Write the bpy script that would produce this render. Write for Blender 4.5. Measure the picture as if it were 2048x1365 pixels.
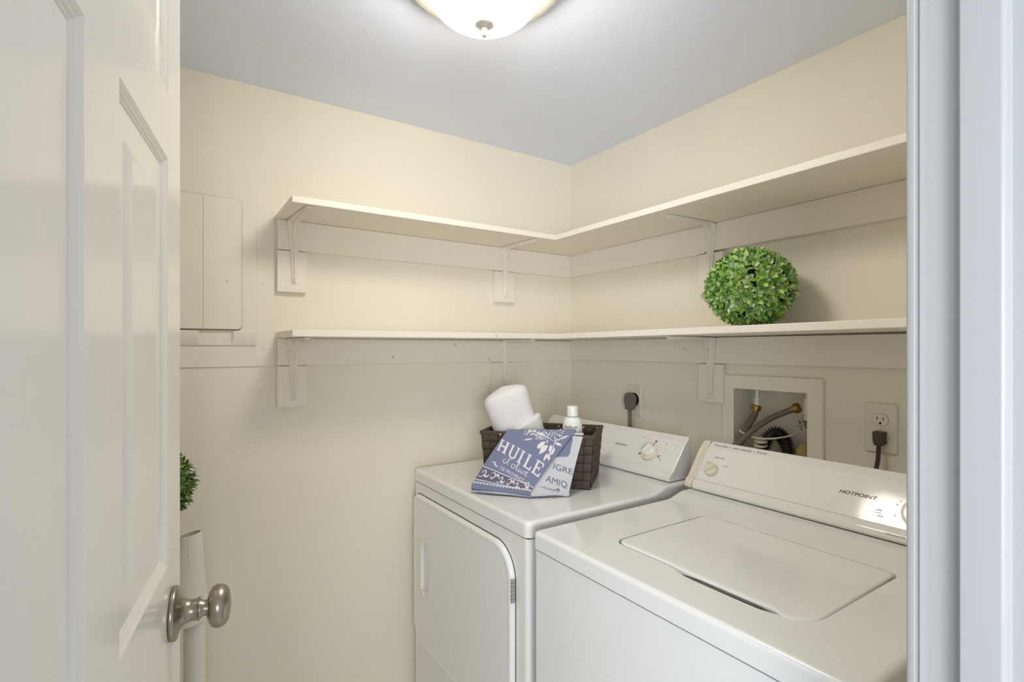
import bpy, bmesh, math, random
from math import sin, cos, pi, radians as R
from mathutils import Vector as V, Matrix
from mathutils.geometry import tessellate_polygon
random.seed(7)
S = bpy.context.scene
for o in list(bpy.data.objects): bpy.data.objects.remove(o)
COL = S.collection

# ------------------------------------------------------------------ camera
cd = bpy.data.cameras.new('camera'); cam = bpy.data.objects.new('camera', cd); COL.objects.link(cam)
cam.location = (0, 0, 1.335); cam.rotation_euler = (R(90), 0, R(-33.62))
cd.sensor_width = 36; cd.lens = 18.243; cd.shift_y = 0.00757; cd.clip_start = 0.01
S.camera = cam
# ------------------------------------------------------------------ world, lights, exposure
def lin(h):
    h = h.lstrip('#'); o = []
    for i in (0, 2, 4):
        c = int(h[i:i+2], 16) / 255
        o.append(c / 12.92 if c <= .04045 else ((c + .055) / 1.055) ** 2.4)
    return (*o, 1)
W = bpy.data.worlds.new('hall_daylight'); S.world = W; W.use_nodes = True
W.node_tree.nodes['Background'].inputs[0].default_value = (0.80, 0.87, 1.0, 1)
W.node_tree.nodes['Background'].inputs[1].default_value = 0.34
def area(name, loc, rot, sx, sy, power, color):
    l = bpy.data.lights.new(name, 'AREA'); l.shape = 'RECTANGLE'; l.size = sx; l.size_y = sy
    l.energy = power; l.color = color
    o = bpy.data.objects.new(name, l); COL.objects.link(o); o.location = loc; o.rotation_euler = rot
    return o
# added unseen area light standing in for cool daylight from the hall
HL = V((-1.0, -1.35, 1.10)); HT = V((.62, .55, 1.30))
area('hall_daylight_fill', HL, (HT - HL).to_track_quat('-Z', 'Y').to_euler(), 1.2, 1.3, 19, (0.66, 0.81, 1.0))
HL2 = V((-.40, -1.20, 1.35)); HT2 = V((.55, 1.7, 1.2))
area('hall_side_fill', HL2, (HT2 - HL2).to_track_quat('-Z', 'Y').to_euler(), .6, .5, 9.5, (1.0, 0.97, 0.93))  # second added area light, fill for the lower back wall and dryer front
LAMP_E = 14.8
S.view_settings.view_transform = 'Standard'; S.view_settings.look = 'None'
S.view_settings.exposure = 0.97; S.view_settings.gamma = 1.0; S.view_settings.use_curve_mapping = False

# ------------------------------------------------------------------ materials
def mat(name, color, rough=.5, metal=0, bump=0, bscale=200, spec=.5, var=0, vscale=3, detail=2, coat=0):
    m = bpy.data.materials.new(name); m.use_nodes = True; nt = m.node_tree; b = nt.nodes['Principled BSDF']
    col = lin(color) if isinstance(color, str) else color
    b.inputs['Base Color'].default_value = col
    b.inputs['Roughness'].default_value = rough; b.inputs['Metallic'].default_value = metal
    b.inputs['Specular IOR Level'].default_value = spec
    if coat: b.inputs['Coat Weight'].default_value = coat; b.inputs['Coat Roughness'].default_value = .08
    tc = nt.nodes.new('ShaderNodeTexCoord')
    if bump:
        n = nt.nodes.new('ShaderNodeTexNoise'); n.inputs['Scale'].default_value = bscale; n.inputs['Detail'].default_value = detail
        bp = nt.nodes.new('ShaderNodeBump'); bp.inputs['Strength'].default_value = bump; bp.inputs['Distance'].default_value = .002
        nt.links.new(tc.outputs['Object'], n.inputs['Vector']); nt.links.new(n.outputs['Fac'], bp.inputs['Height'])
        nt.links.new(bp.outputs['Normal'], b.inputs['Normal'])
    if var:
        n = nt.nodes.new('ShaderNodeTexNoise'); n.inputs['Scale'].default_value = vscale; n.inputs['Detail'].default_value = 4
        mx = nt.nodes.new('ShaderNodeMix'); mx.data_type = 'RGBA'
        mx.inputs['A'].default_value = col; mx.inputs['B'].default_value = (*[x * (1 - var) for x in col[:3]], 1)
        nt.links.new(tc.outputs['Object'], n.inputs['Vector']); nt.links.new(n.outputs['Fac'], mx.inputs['Factor'])
        nt.links.new(mx.outputs['Result'], b.inputs['Base Color'])
    return m
M = {}
M['wall'] = mat('cream_wall_paint', '#f1ead8', .6, bump=.12, bscale=260, var=.03, vscale=6, spec=.3)
M['wallR'] = M['wall']
M['ceil'] = mat('white_ceiling_paint', '#edf2ff', .8, bump=.15, bscale=220, spec=.2)
M['shelf'] = mat('painted_shelf_board', '#f3ebdc', .42, bump=.12, bscale=90, var=.03, vscale=14, spec=.4)
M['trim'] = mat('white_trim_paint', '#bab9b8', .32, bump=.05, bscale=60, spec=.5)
M['door'] = mat('door_gloss_paint', '#ece8df', .15, bump=.07, bscale=130, spec=.5)
M['white'] = mat('appliance_enamel', '#efeeea', .12, bump=.02, bscale=350, spec=.5)
M['console'] = mat('console_plastic', '#f0ede5', .08, spec=.32)
M['cream'] = mat('cream_plastic', '#ebe2cb', .3, spec=.5)
M['dark'] = mat('dark_gap', '#1b1712', .8)
M['ink'] = mat('grey_ink', '#5c5850', .6)
M['nickel'] = mat('brushed_nickel', '#a39a8b', .3, 1, bump=.05, bscale=400)
M['scuff'] = mat('scuffed_wood', '#9c9280', .8)
M['satin'] = mat('pale_satin_nickel', '#cbc6bd', .38, .6)
M['chrome'] = mat('hinge_steel', '#a5a5a2', .4, .2)
M['brass'] = mat('brass', '#9c8250', .32, 1, bump=.2, bscale=300)
M['pvc'] = mat('white_plastic_pipe', '#e6e2d8', .4)
M['hose'] = mat('grey_braided_hose', '#7d7465', .55, bump=.8, bscale=500, var=.35, vscale=120)
M['coil'] = mat('dark_brown_corrugated_plastic', '#2a1a12', .3)
M['sponge'] = mat('yellow_foam', '#b9a266', .9, bump=1, bscale=250, var=.3, vscale=60)
M['tie'] = mat('cream_string', '#d8ceb8', .7)
M['plugg'] = mat('grey_rubber_plug', '#6f695d', .5)
M['plugb'] = mat('brown_rubber_plug', '#4a3f33', .45)
M['cordb'] = mat('brown_cord', '#3d2e22', .45)
M['cordg'] = mat('grey_cord', '#7b7262', .5)
M['plate'] = mat('outlet_plate', '#e9e1cf', .4)
M['basket'] = mat('woven_brown_strap', '#56483a', .75, bump=.5, bscale=400, var=.35, vscale=220)
M['basketd'] = mat('dark_basket_core', '#241a13', .8)
M['bottle'] = mat('white_glossy_bottle', '#eceae4', .15)
M['blue'] = mat('blue_woven_cotton', '#8a8fac', .9, bump=.6, bscale=900, var=.30, vscale=500, spec=.1)
M['blued'] = mat('plum_woven_cotton', '#77728a', .9, bump=.6, bscale=900, var=.25, vscale=500, spec=.1)
M['towelw'] = mat('pale_woven_cotton', '#d3d3d6', .9, bump=.6, bscale=900, var=.12, vscale=400, spec=.1)
M['print'] = mat('white_print', '#e0dcdc', .9, spec=.1)
M['printg'] = mat('grey_blue_print', '#6c7080', .9, spec=.1)
M['floor'] = mat('beige_vinyl_floor', '#e6e0d6', .4, var=.15, vscale=8)
M['fabric'] = mat('white_canvas', '#e6e0d2', .85, bump=.3, bscale=500)
M['core'] = mat('topiary_core', '#1c2a12', .9)
# knitted white towel
m = mat('white_knit_cotton', '#fbf9f5', .95, spec=.1); nt = m.node_tree
wv = nt.nodes.new('ShaderNodeTexWave'); wv.bands_direction = 'Z'; wv.inputs['Scale'].default_value = 55; wv.inputs['Distortion'].default_value = 3; wv.inputs['Detail Scale'].default_value = 40
bp = nt.nodes.new('ShaderNodeBump'); bp.inputs['Strength'].default_value = .5; bp.inputs['Distance'].default_value = .003
tc = nt.nodes.new('ShaderNodeTexCoord')
nt.links.new(tc.outputs['Object'], wv.inputs['Vector']); nt.links.new(wv.outputs['Fac'], bp.inputs['Height']); nt.links.new(bp.outputs['Normal'], nt.nodes['Principled BSDF'].inputs['Normal'])
M['knit'] = m
# leaves: one random green per leaf
def leafmat(name, cols):
    m = mat(name, '#5c8a30', .38, spec=.5); nt = m.node_tree
    g = nt.nodes.new('ShaderNodeNewGeometry'); r = nt.nodes.new('ShaderNodeValToRGB')
    els = r.color_ramp.elements
    while len(els) < len(cols): els.new(.5)
    for i, c_ in enumerate(cols): els[i].position = i / (len(cols) - 1); els[i].color = lin(c_)
    nt.links.new(g.outputs['Random Per Island'], r.inputs['Fac']); nt.links.new(r.outputs['Color'], nt.nodes['Principled BSDF'].inputs['Base Color'])
    return m
M['leaf'] = leafmat('topiary_leaf', ['#5d8f36', '#86b54a', '#a6cb60', '#c0d674', '#98be80', '#cddcb6'])
M['leaf2'] = leafmat('topiary_leaf_dark', ['#4a6a2c', '#6d8c40', '#8aa556', '#76914f'])
# lit frosted glass dome
m = bpy.data.materials.new('lit_frosted_glass'); m.use_nodes = True; nt = m.node_tree; b = nt.nodes['Principled BSDF']
b.inputs['Base Color'].default_value = (.9, .88, .82, 1); b.inputs['Roughness'].default_value = .35
b.inputs['Emission Color'].default_value = (1.0, .945, .86, 1); b.inputs['Emission Strength'].default_value = LAMP_E
M['glass'] = m

# ------------------------------------------------------------------ mesh builder
class Fr:                                                            # a local frame: origin, u, v, n = u x v
    def __init__(s, o, u, v):
        s.o = V(o); s.u = V(u).normalized(); s.v = V(v).normalized(); s.n = s.u.cross(s.v)
    def __call__(s, a, b=0, c=0): return s.o + s.u * a + s.v * b + s.n * c
WF = Fr((0, 0, 0), (1, 0, 0), (0, 1, 0))
class MB:
    def __init__(s): s.v = []; s.f = []; s.m = []
    def add(s, vs, fs, mi=0):
        k = len(s.v); s.v += [V(p) for p in vs]; s.f += [tuple(i + k for i in f) for f in fs]; s.m += [mi] * len(fs); return s
    def box(s, x0, x1, y0, y1, z0, z1, fr=WF, mi=0):
        p = [fr(x, y, z) for z in (z0, z1) for x, y in ((x0, y0), (x1, y0), (x1, y1), (x0, y1))]
        return s.add(p, [(3, 2, 1, 0), (4, 5, 6, 7), (0, 1, 5, 4), (1, 2, 6, 5), (2, 3, 7, 6), (3, 0, 4, 7)], mi)
    def loops(s, L, cap0=True, cap1=True, closed=True, mi=0):
        n = len(L[0]); vs = [p for l in L for p in l]; fs = []
        for i in range(len(L) - 1):
            for j in range(n if closed else n - 1):
                k = (j + 1) % n; fs.append((i * n + j, i * n + k, (i + 1) * n + k, (i + 1) * n + j))
        if cap0: fs.append(tuple(range(n))[::-1])
        if cap1: fs.append(tuple((len(L) - 1) * n + j for j in range(n)))
        return s.add(vs, fs, mi)
    def prism(s, poly, fr, c0, c1, mi=0):
        return s.loops([[fr(a, b, c0) for a, b in poly], [fr(a, b, c1) for a, b in poly]], mi=mi)
    def lathe(s, prof, fr=WF, n=40, mi=0, cap=True):                 # prof: (radius, height along n)
        return s.loops([[fr(r * cos(2 * pi * j / n), r * sin(2 * pi * j / n), h) for j in range(n)] for r, h in prof], cap, cap, mi=mi)
    def tube(s, pts, r, n=12, mi=0, flat=1):
        pts = [V(p) for p in pts]; L = []
        up = V((0, 0, 1))
        for i, p in enumerate(pts):
            t = (pts[min(i + 1, len(pts) - 1)] - pts[max(i - 1, 0)]).normalized()
            a = t.cross(up)
            if a.length < .05: a = t.cross(V((0, 1, 0)))
            a.normalize(); b = a.cross(t).normalized(); rr = r(i / (len(pts) - 1)) if callable(r) else r
            L.append([p + a * rr * cos(2 * pi * j / n) + b * rr * flat * sin(2 * pi * j / n) for j in range(n)])
            up = b if abs(t.z) > .9 else V((0, 0, 1))
        return s.loops(L, mi=mi)
    def quad(s, a, b, c, d, mi=0): return s.add([a, b, c, d], [(0, 1, 2, 3)], mi)
    def grid(s, fn, nu, nv, mi=0):
        vs = [fn(i / nu, j / nv) for j in range(nv + 1) for i in range(nu + 1)]
        return s.add(vs, [(j * (nu + 1) + i, j * (nu + 1) + i + 1, (j + 1) * (nu + 1) + i + 1, (j + 1) * (nu + 1) + i) for j in range(nv) for i in range(nu)], mi)
    def plate(s, outer, holes, fr, c, mi=0):                         # flat face with holes
        P = [[V((a, b, 0)) for a, b in l] for l in [outer] + holes]; flat = [p for l in P for p in l]
        return s.add([fr(p.x, p.y, c) for p in flat], [tuple(t) for t in tessellate_polygon(P)], mi)
    def build(s, name, mats, parent=None, bevel=0, seg=2, ang=35, solid=0, sub=0, fix=True, smooth=True, wn=True):
        off = parent_loc(parent) if parent else V((0, 0, 0))
        me = bpy.data.meshes.new(name); me.from_pydata([p - off for p in s.v], [], s.f)
        for mm in (mats if isinstance(mats, (list, tuple)) else [mats]): me.materials.append(mm)
        for p, i in zip(me.polygons, s.m): p.material_index = i
        if fix:
            bm = bmesh.new(); bm.from_mesh(me); bmesh.ops.remove_doubles(bm, verts=bm.verts, dist=1e-6)
            bmesh.ops.recalc_face_normals(bm, faces=bm.faces); bm.to_mesh(me); bm.free()
        if smooth:
            me.shade_smooth(); me.set_sharp_from_angle(angle=R(ang))
        o = bpy.data.objects.new(name, me); COL.objects.link(o)
        if parent: o.parent = parent
        if solid: md = o.modifiers.new('thick', 'SOLIDIFY'); md.thickness = solid; md.offset = 0
        if bevel:
            md = o.modifiers.new('bevel', 'BEVEL'); md.width = bevel; md.segments = seg; md.limit_method = 'ANGLE'; md.angle_limit = R(40)
            md.harden_normals = False
        if wn: o.modifiers.new('weighted', 'WEIGHTED_NORMAL').keep_sharp = True
        if sub: md = o.modifiers.new('sub', 'SUBSURF'); md.levels = sub; md.render_levels = sub
        return o
def parent_loc(p):
    l = V(p.location)
    while p.parent: p = p.parent; l += V(p.location)
    return l
def thing(name, label, cat, loc, group=None):
    o = bpy.data.objects.new(name, None); COL.objects.link(o); o.location = loc; o.empty_display_size = .05
    o['label'] = label; o['category'] = cat
    if group: o['group'] = group
    return o
def tag(o, label, cat, group=None):
    o['label'] = label; o['category'] = cat
    if group: o['group'] = group
    return o
def struct(o, label=None, cat=None):
    o['kind'] = 'structure'
    if label: o['label'] = label
    if cat: o['category'] = cat
    return o
def rrect(x0, x1, y0, y1, r, n=6):
    if not isinstance(r, (list, tuple)): r = [r] * 4
    o = []
    for (cx, cy, a), q in zip(((x1, y1, 0), (x0, y1, 90), (x0, y0, 180), (x1, y0, 270)), r):
        sx = -1 if cx == x1 else 1; sy = -1 if cy == y1 else 1
        for i in range(n + 1):
            t = R(a + 90 * i / n); o.append((cx + sx * q + q * cos(t), cy + sy * q + q * sin(t)))
    return o
def inset_rr(x0, x1, y0, y1, r, d, n=6):
    rr = [max(q - d, .0004) for q in (r if isinstance(r, (list, tuple)) else [r] * 4)]
    return rrect(x0 + d, x1 - d, y0 + d, y1 - d, rr, n)
def slab(mb, x0, x1, y0, y1, r, fr, c0, c1, e=.003, n=6, mi=0):      # rounded plate with eased front edge
    L = [[fr(a, b, c0) for a, b in rrect(x0, x1, y0, y1, r, n)]]
    for k in range(5):
        t = R(90 * k / 4); d = e * (1 - cos(t)); h = c1 - e + e * sin(t)
        L.append([fr(a, b, h) for a, b in inset_rr(x0, x1, y0, y1, r, d, n)])
    return mb.loops(L, mi=mi)
def text_mesh(txt, size=1, bold=0, shear=0, spacing=1, sx=1):
    cu = bpy.data.curves.new('lettering', 'FONT'); cu.body = txt; cu.size = size; cu.offset = bold; cu.shear = shear
    cu.space_character = spacing; cu.align_x = 'CENTER'; cu.align_y = 'CENTER'; cu.resolution_u = 3
    o = bpy.data.objects.new('lettering', cu); me = bpy.data.meshes.new_from_object(o)
    vs = [(v.co.x * sx, v.co.y) for v in me.vertices]; fs = [tuple(p.vertices) for p in me.polygons]
    bpy.data.objects.remove(o); bpy.data.meshes.remove(me)
    return vs, fs
def put_text(mb, txt, fr, a, b, size, c=.0006, mi=0, **k):
    vs, fs = text_mesh(txt, size, **k)
    mb.add([fr(a + x, b + y, c) for x, y in vs], fs, mi)
def screw(mb, fr, a, b, c, r=.004, mi=0):
    mb.lathe([(r, c), (r, c + .0008), (r * .7, c + .0016), (r * .2, c + .0018)], Fr(fr(a, b, 0), fr.u, fr.v), 12, mi)

XR, YL, ZC = 1.474, 1.75, 2.137                                      # right wall, back wall, ceiling
XL, YF = -.37, .197                                                  # left wall, front wall (inner faces)
# ------------------------------------------------------------------ room shell
struct(MB().box(XL - .1, XR + .25, -.2, YL + .1, -.06, 0).build('floor', M['floor']))
struct(MB().box(XL - .1, XR + .25, .085, YL + .1, ZC, ZC + .08).build('ceiling', M['ceil']))
struct(MB().box(XL - .1, XR + .1, YL, YL + .1, 0, ZC).build('wall_back', M['wall']))
struct(MB().box(XL - .1, XL, .085, YL, 0, ZC).build('wall_left', M['wall']))
b = MB()                                                             # right wall with the opening for the outlet box
b.box(XR, XR + .1, .085, .735, 0, ZC).box(XR, XR + .1, .965, YL, 0, ZC).box(XR, XR + .1, .735, .965, 0, .99).box(XR, XR + .1, .735, .965, 1.216, ZC)
b.box(XR + .1, XR + .12, .6, 1.1, .9, 1.3)
struct(b.build('wall_right', M['wall'], smooth=False))
b = MB(); b.box(XL, -.116, .085, YF, 0, ZC).box(.595, XR, .085, YF, 0, ZC).box(-.116, .595, .085, YF, 2.055, ZC)
struct(b.build('wall_front', M['wall'], smooth=False))
# door lining on the right: jamb, reveal line and stop, then hall casing
prof = [(.595, .083), (.573, .083), (.573, .126), (.5715, .1268), (.5655, .1275), (.5635, .1292), (.5625, .1315), (.5625, .1565), (.5645, .158), (.5715, .1585), (.573, .160),
        (.573, .1835), (.5722, .186), (.5722, .1885), (.5737, .189), (.5737, .1925), (.5727, .193), (.5727, .1975), (.575, .1995), (.595, .1995)]
b = MB(); b.prism(prof, WF, 0, 2.055)
b2 = MB(); b2.prism([(.612, .199), (.612, .2055), (.620, .209), (.635, .2120), (.670, .2130), (.675, .199)], WF, 0, 2.10)
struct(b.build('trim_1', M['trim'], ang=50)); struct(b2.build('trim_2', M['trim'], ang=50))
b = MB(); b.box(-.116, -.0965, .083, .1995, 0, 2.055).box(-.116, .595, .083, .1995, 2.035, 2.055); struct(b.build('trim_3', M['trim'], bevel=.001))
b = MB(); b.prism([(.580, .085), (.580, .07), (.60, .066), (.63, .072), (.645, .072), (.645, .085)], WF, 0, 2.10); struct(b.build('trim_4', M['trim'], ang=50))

# ------------------------------------------------------------------ open six-panel door
a = R(9.44)
DF = Fr((.015, .855, 0), (-sin(a), -cos(a), 0), (0, 0, 1))           # u: from free edge to hinge, v: up
if DF.n.x < 0: DSGN = -1
else: DSGN = 1
class DFr:                                                           # n points into the room, towards +x
    def __call__(s, u, v, c=0): return DF.o + DF.u * u + DF.v * v + DF.n * (c * DSGN)
DR = DFr()
door = bpy.data.objects.new('door_1', None); COL.objects.link(door); door.location = DF(.667, 0, 0)
struct(door, 'glossy off-white six-panel door standing open at left', 'door')
WD, HD = .667, 2.03
cols = [(.086, .300), (.388, .592)]; rows = [(.20, .835), (1.066, 1.570), (1.651, 1.905)]
b = MB(); holes = []
for (u0, u1) in cols:
    for (v0, v1) in rows:
        holes.append([(u0, v0), (u1, v0), (u1, v1), (u0, v1)])
b.plate([(0, .01), (WD, .01), (WD, HD), (0, HD)], holes, DR, 0)
prof = [(0, 0), (.0006, -.0008), (.0012, -.0005), (.0016, -.0006), (.0046, -.0032), (.0054, -.0028), (.0059, -.0029), (.0084, -.0053), (.0091, -.0049), (.0096, -.0050), (.0112, -.0066),
        (.0130, -.0066), (.040, -.0066), (.0535, -.0020)]
for (u0, u1) in cols:
    for (v0, v1) in rows:
        L = [[DR(x, y, d) for x, y in ((u0 + i, v0 + i), (u1 - i, v0 + i), (u1 - i, v1 - i), (u0 + i, v1 - i))] for i, d in prof]
        b.loops(L, False, True)
for p, q in (((0, .01), (0, HD)), ((0, HD), (WD, HD)), ((WD, HD), (WD, .01)), ((WD, .01), (0, .01))):
    b.quad(DR(*p, 0), DR(*q, 0), DR(*q, -.035), DR(*p, -.035))
b.quad(DR(0, .01, -.035), DR(WD, .01, -.035), DR(WD, HD, -.035), DR(0, HD, -.035))
b.build('door_panel', M['door'], door, ang=12)
# knob on both faces
KF = Fr(DR(.060, .995, 0), (0, 0, 1), -DF.u) if DSGN > 0 else Fr(DR(.060, .995, 0), (0, 0, 1), DF.u)
if KF.n.dot(V((1, 0, 0))) < 0: KF = Fr(KF.o, KF.v, KF.u)
def knobset(KF, nm, lab):
    b = MB(); b.lathe([(.0325, 0), (.0335, .002), (.0335, .0045), (.032, .007), (.024, .009), (.018, .012), (.0145, .017), (.013, .022), (.0135, .028), (.0155, .031)], KF, 48)
    k = b.build(nm, M['nickel'], door, ang=65); k['label'] = lab
    b = MB(); b.lathe([(.0118, .030), (.0118, .0335), (.0098, .0345), (.0098, .039), (.0125, .040), (.0125, .0415)], KF, 40); b.build('knob_neck', M['nickel'], k, ang=65)
    b = MB(); b.lathe([(.011, .0405), (.018, .0415), (.0235, .0445), (.0265, .0495), (.0270, .054), (.0255, .059), (.0225, .0625), (.0190, .0648), (.0182, .0640), (.0150, .0655), (.008, .0668), (.001, .067)], KF, 56); b.build('knob_grip', M['nickel'], k, ang=65)
    b = MB(); b.lathe([(.0022, .0105), (.0022, .0128), (.0004, .0128)], Fr(KF(-.0165, -.010, 0), KF.u, KF.v), 14); b.build('pin_hole', M['dark'], k)
knobset(KF, 'door_knob', 'brushed nickel round knob')
knobset(Fr(DR(.060, .995, -.035), KF.v, KF.u), 'door_knob', 'brushed nickel round knob')
b = MB(); b.box(.0, .001, 0, .025, 0, .057, Fr(DR(0, .966, -.03), -DF.u, DF.n * DSGN)); b.build('latch_plate', M['nickel'], door)

# ------------------------------------------------------------------ shelves, cleats, blocks, brackets
LW = Fr((0, YL, 0), (1, 0, 0), (0, 0, 1))                            # back wall: u = +x, n = -y
RW = Fr((XR, 0, 0), (0, -1, 0), (0, 0, 1))                           # right wall: u = -y, n = -x
def board(name, pts, z0, z1, label, cat, dz=(0, 0, 0, 0)):
    b = MB(); b.loops([[V((x, y, z0 + d)) for (x, y), d in zip(pts, dz)], [V((x, y, z1 + d)) for (x, y), d in zip(pts, dz)]])
    return tag(b.build(name, M['shelf'], bevel=.0015), label, cat, None)
board('shelf_board', [(.284, 1.510), (1.1925, 1.503), (XR, 1.503), (XR, YL), (.284, YL)], 1.736, 1.755, 'upper cream-painted wall shelf on the back wall left of corner', 'shelf', (0,) * 5)
board('shelf_board', [(1.1935, .200), (XR, .200), (XR, 1.5015), (1.1935, 1.5015)], 1.7365, 1.7555, 'upper cream-painted shelf on the right wall, high above the topiary ball', 'shelf')
board('shelf_board', [(.284, 1.507), (1.1985, 1.503), (XR, 1.503), (XR, YL), (.284, YL)], 1.368, 1.387, 'lower empty cream-painted wall shelf on the back wall with chipped edge', 'shelf', (0, .0035, .0035, .0035, 0))
board('shelf_board', [(1.1995, .200), (XR, .200), (XR, 1.5015), (1.1995, 1.5015)], 1.3745, 1.3935, 'lower cream-painted shelf on the right wall carrying the topiary ball', 'shelf', (.003, .003, -.003, -.003))
def cleat(fr, u0, u1, z0, z1, label, c=.019, name='shelf_cleat', cat='cleat'):
    return tag(MB().box(u0, u1, z0, z1, 0, c, fr).build(name, M['shelf'], bevel=.0012), label, cat)
cleat(LW, .284, XR - .0195, 1.643, 1.7355, 'painted wooden cleat under the upper back-wall shelf')
cleat(LW, .284, XR - .0195, 1.283, 1.3675, 'painted wooden cleat under the lower back-wall shelf')
cleat(RW, -(YL), -1.058, 1.645, 1.7360, 'short painted cleat under upper right shelf, between corner and bracket')
cleat(RW, -1.057, -.200, 1.649, 1.7360, 'long painted cleat under upper right shelf, from bracket towards the doorway', .0205)
cleat(RW, -YL, -.200, 1.288, 1.3710, 'painted wooden cleat under the lower right-wall shelf')
B = 'backing_block'
cleat(LW, .283, .370, 1.512, 1.641, 'painted backing block below the left end of upper back-wall shelf', .0185, B, 'wood block')
cleat(LW, 1.071, 1.163, 1.519, 1.641, 'painted backing block under upper back-wall shelf near the corner', .0185, B, 'wood block')
cleat(LW, .283, .372, 1.153, 1.281, 'painted backing block below the left end of lower back-wall shelf', .0185, B, 'wood block')
cleat(LW, 1.063, 1.160, 1.157, 1.281, 'painted backing block behind the rolled white towel', .0185, B, 'wood block')
cleat(RW, -1.083, -.992, 1.512, 1.643, 'painted backing block on right wall, partly behind the topiary ball', .0185, B, 'wood block')
cleat(RW, -1.083, -.992, 1.163, 1.286, 'painted backing block on right wall beside the washer hose box', .0185, B, 'wood block')

def bracket(fr, u, ztop, label, c0=.0187, armv=.195, armh=.205):
    # pressed-steel shelf bracket: flared vertical and horizontal arms meeting at a gusset, with a raised rib
    loc = fr(u, ztop, c0); t = thing('shelf_bracket', label, 'shelf bracket', loc)
    F = Fr(fr(u, ztop, c0), fr.u, fr.v)                              # a: sideways, b: up, c: out from wall
    b = MB(); nk = 14; rr = .014
    # path from bottom of the wall arm, round the bend, out along the shelf
    path = [(-armv + i * (armv - rr) / nk, .0016) for i in range(nk + 1)]
    sta = []
    for i in range(nk + 1):
        z = -armv + i * (armv - rr) / nk; k = i / nk; sta.append(((z, .0008), (0, 1), .0065 + .0145 * k ** 1.5))
    for i in range(1, 6):
        th = R(90 * i / 6); sta.append(((-rr + rr * sin(th), .0008 + rr - rr * cos(th)), (-sin(th), cos(th)), .021))
    for i in range(nk + 1):
        k = i / nk; cdist = rr + k * (armh - rr); sta.append(((-.0008, cdist), (-1, 0), .021 - .0125 * k ** 1.3))
    L = []
    for (z, c), (nz, nc), w in sta:
        rib = .0105 if True else 0
        pts = [(-w, 0), (-w, .0034), (-w + .0016, .0040), (-w + .0030, .0026), (-w * .34, .0026), (-w * .24, .0068), (0, .0082), (w * .24, .0068), (w * .34, .0026), (w - .0030, .0026), (w - .0016, .0040), (w, .0034), (w, 0)]
        L.append([F(p, z + nz * h, c + nc * h) for p, h in pts])
    b.loops(L, True, True, closed=True)
    b.build('bracket_arms', M['shelf'], t, ang=50)
    # curved gusset web between the arms
    b = MB(); web = [(-.085, .003)]
    n = 16
    for i in range(n + 1):
        k = i / n; z = -.085 * (1 - k) ** 2.6 - .003; c = .085 * k ** 2.6 + .004; web.append((z, c))
    web += [(-.001, .085), (-.001, .003)]
    b.loops([[F(-.0028, z, c) for z, c in web], [F(.0028, z, c) for z, c in web]])
    b.build('gusset', M['shelf'], t, bevel=.001, ang=50)
    for (uu, zz) in ((-.011, -.040), (.011, -.036), (0, -armv + .012)):
        b = MB(); screw(b, F, uu, zz, .0027 if uu else .0078, .0038); b.box(-.0026, .0026, -.0004, .0004, .0044 if uu else .0095, .0048 if uu else .0099, Fr(F(uu, zz, 0), F.u + F.v * .6, F.v - F.u * .6), 1)
        b.build('screw', [M['shelf'], M['ink']], t)
bracket(LW, .332, 1.7355, 'painted steel bracket holding the left end of upper back-wall shelf')
bracket(LW, 1.118, 1.7355, 'painted steel bracket under upper back-wall shelf near the corner')
bracket(LW, .330, 1.3675, 'painted steel bracket holding the left end of lower back-wall shelf', armh=.19)
bracket(LW, 1.118, 1.3700, 'painted steel bracket above the rolled white towel', armh=.19)
bracket(RW, -1.035, 1.7360, 'painted steel bracket under upper right shelf, above left of topiary ball', .0195)
bracket(RW, -1.035, 1.3715, 'painted steel bracket under lower right shelf beside the hose box', .0195)

# chips and dents in the painted wood
def chip(parent, fr, a_, b_, c, w, h, rot):
    G = Fr(fr(a_, b_, 0), fr.u * cos(R(rot)) + fr.v * sin(R(rot)), fr.v * cos(R(rot)) - fr.u * sin(R(rot)))
    m_ = MB(); pts = [(-w, 0), (-w * .3, h), (w * .6, h * .8), (w, -h * .2), (w * .1, -h), (-w * .7, -h * .5)]
    m_.loops([[G(x, y, c - .0003) for x, y in pts], [G(x * .8, y * .7, c + .0004) for x, y in pts]]); m_.build('chip', M['scuff'], parent)
sb = [o for o in COL.objects if o.name.startswith('shelf_board')]; cl = [o for o in COL.objects if o.name.startswith('shelf_cleat')]
low = next(o for o in sb if 'chipped' in o['label']); FL_ = Fr((0, 1.5045, 0), (1, 0, 0), (0, 0, 1))
chip(low, FL_, .936, 1.379, .0005, .0055, .0016, -62); chip(low, FL_, 1.172, 1.385, .0008, .003, .0010, 0)
c2 = next(o for o in cl if 'lower back' in o['label'])
chip(c2, LW, .655, 1.306, .0192, .0075, .0022, -68); chip(c2, LW, .895, 1.349, .0192, .0085, .0014, -58); chip(c2, LW, 1.045, 1.293, .0192, .0065, .0018, -75); chip(c2, LW, .486, 1.336, .0192, .0018, .001, 0)
c3 = next(o for o in cl if 'lower right' in o['label']); chip(c3, RW, -1.135, 1.333, .0192, .006, .0012, -32)
c4 = next(o for o in cl if 'upper back' in o['label']); chip(c4, LW, .560, 1.682, .0192, .0022, .001, 30)
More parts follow.
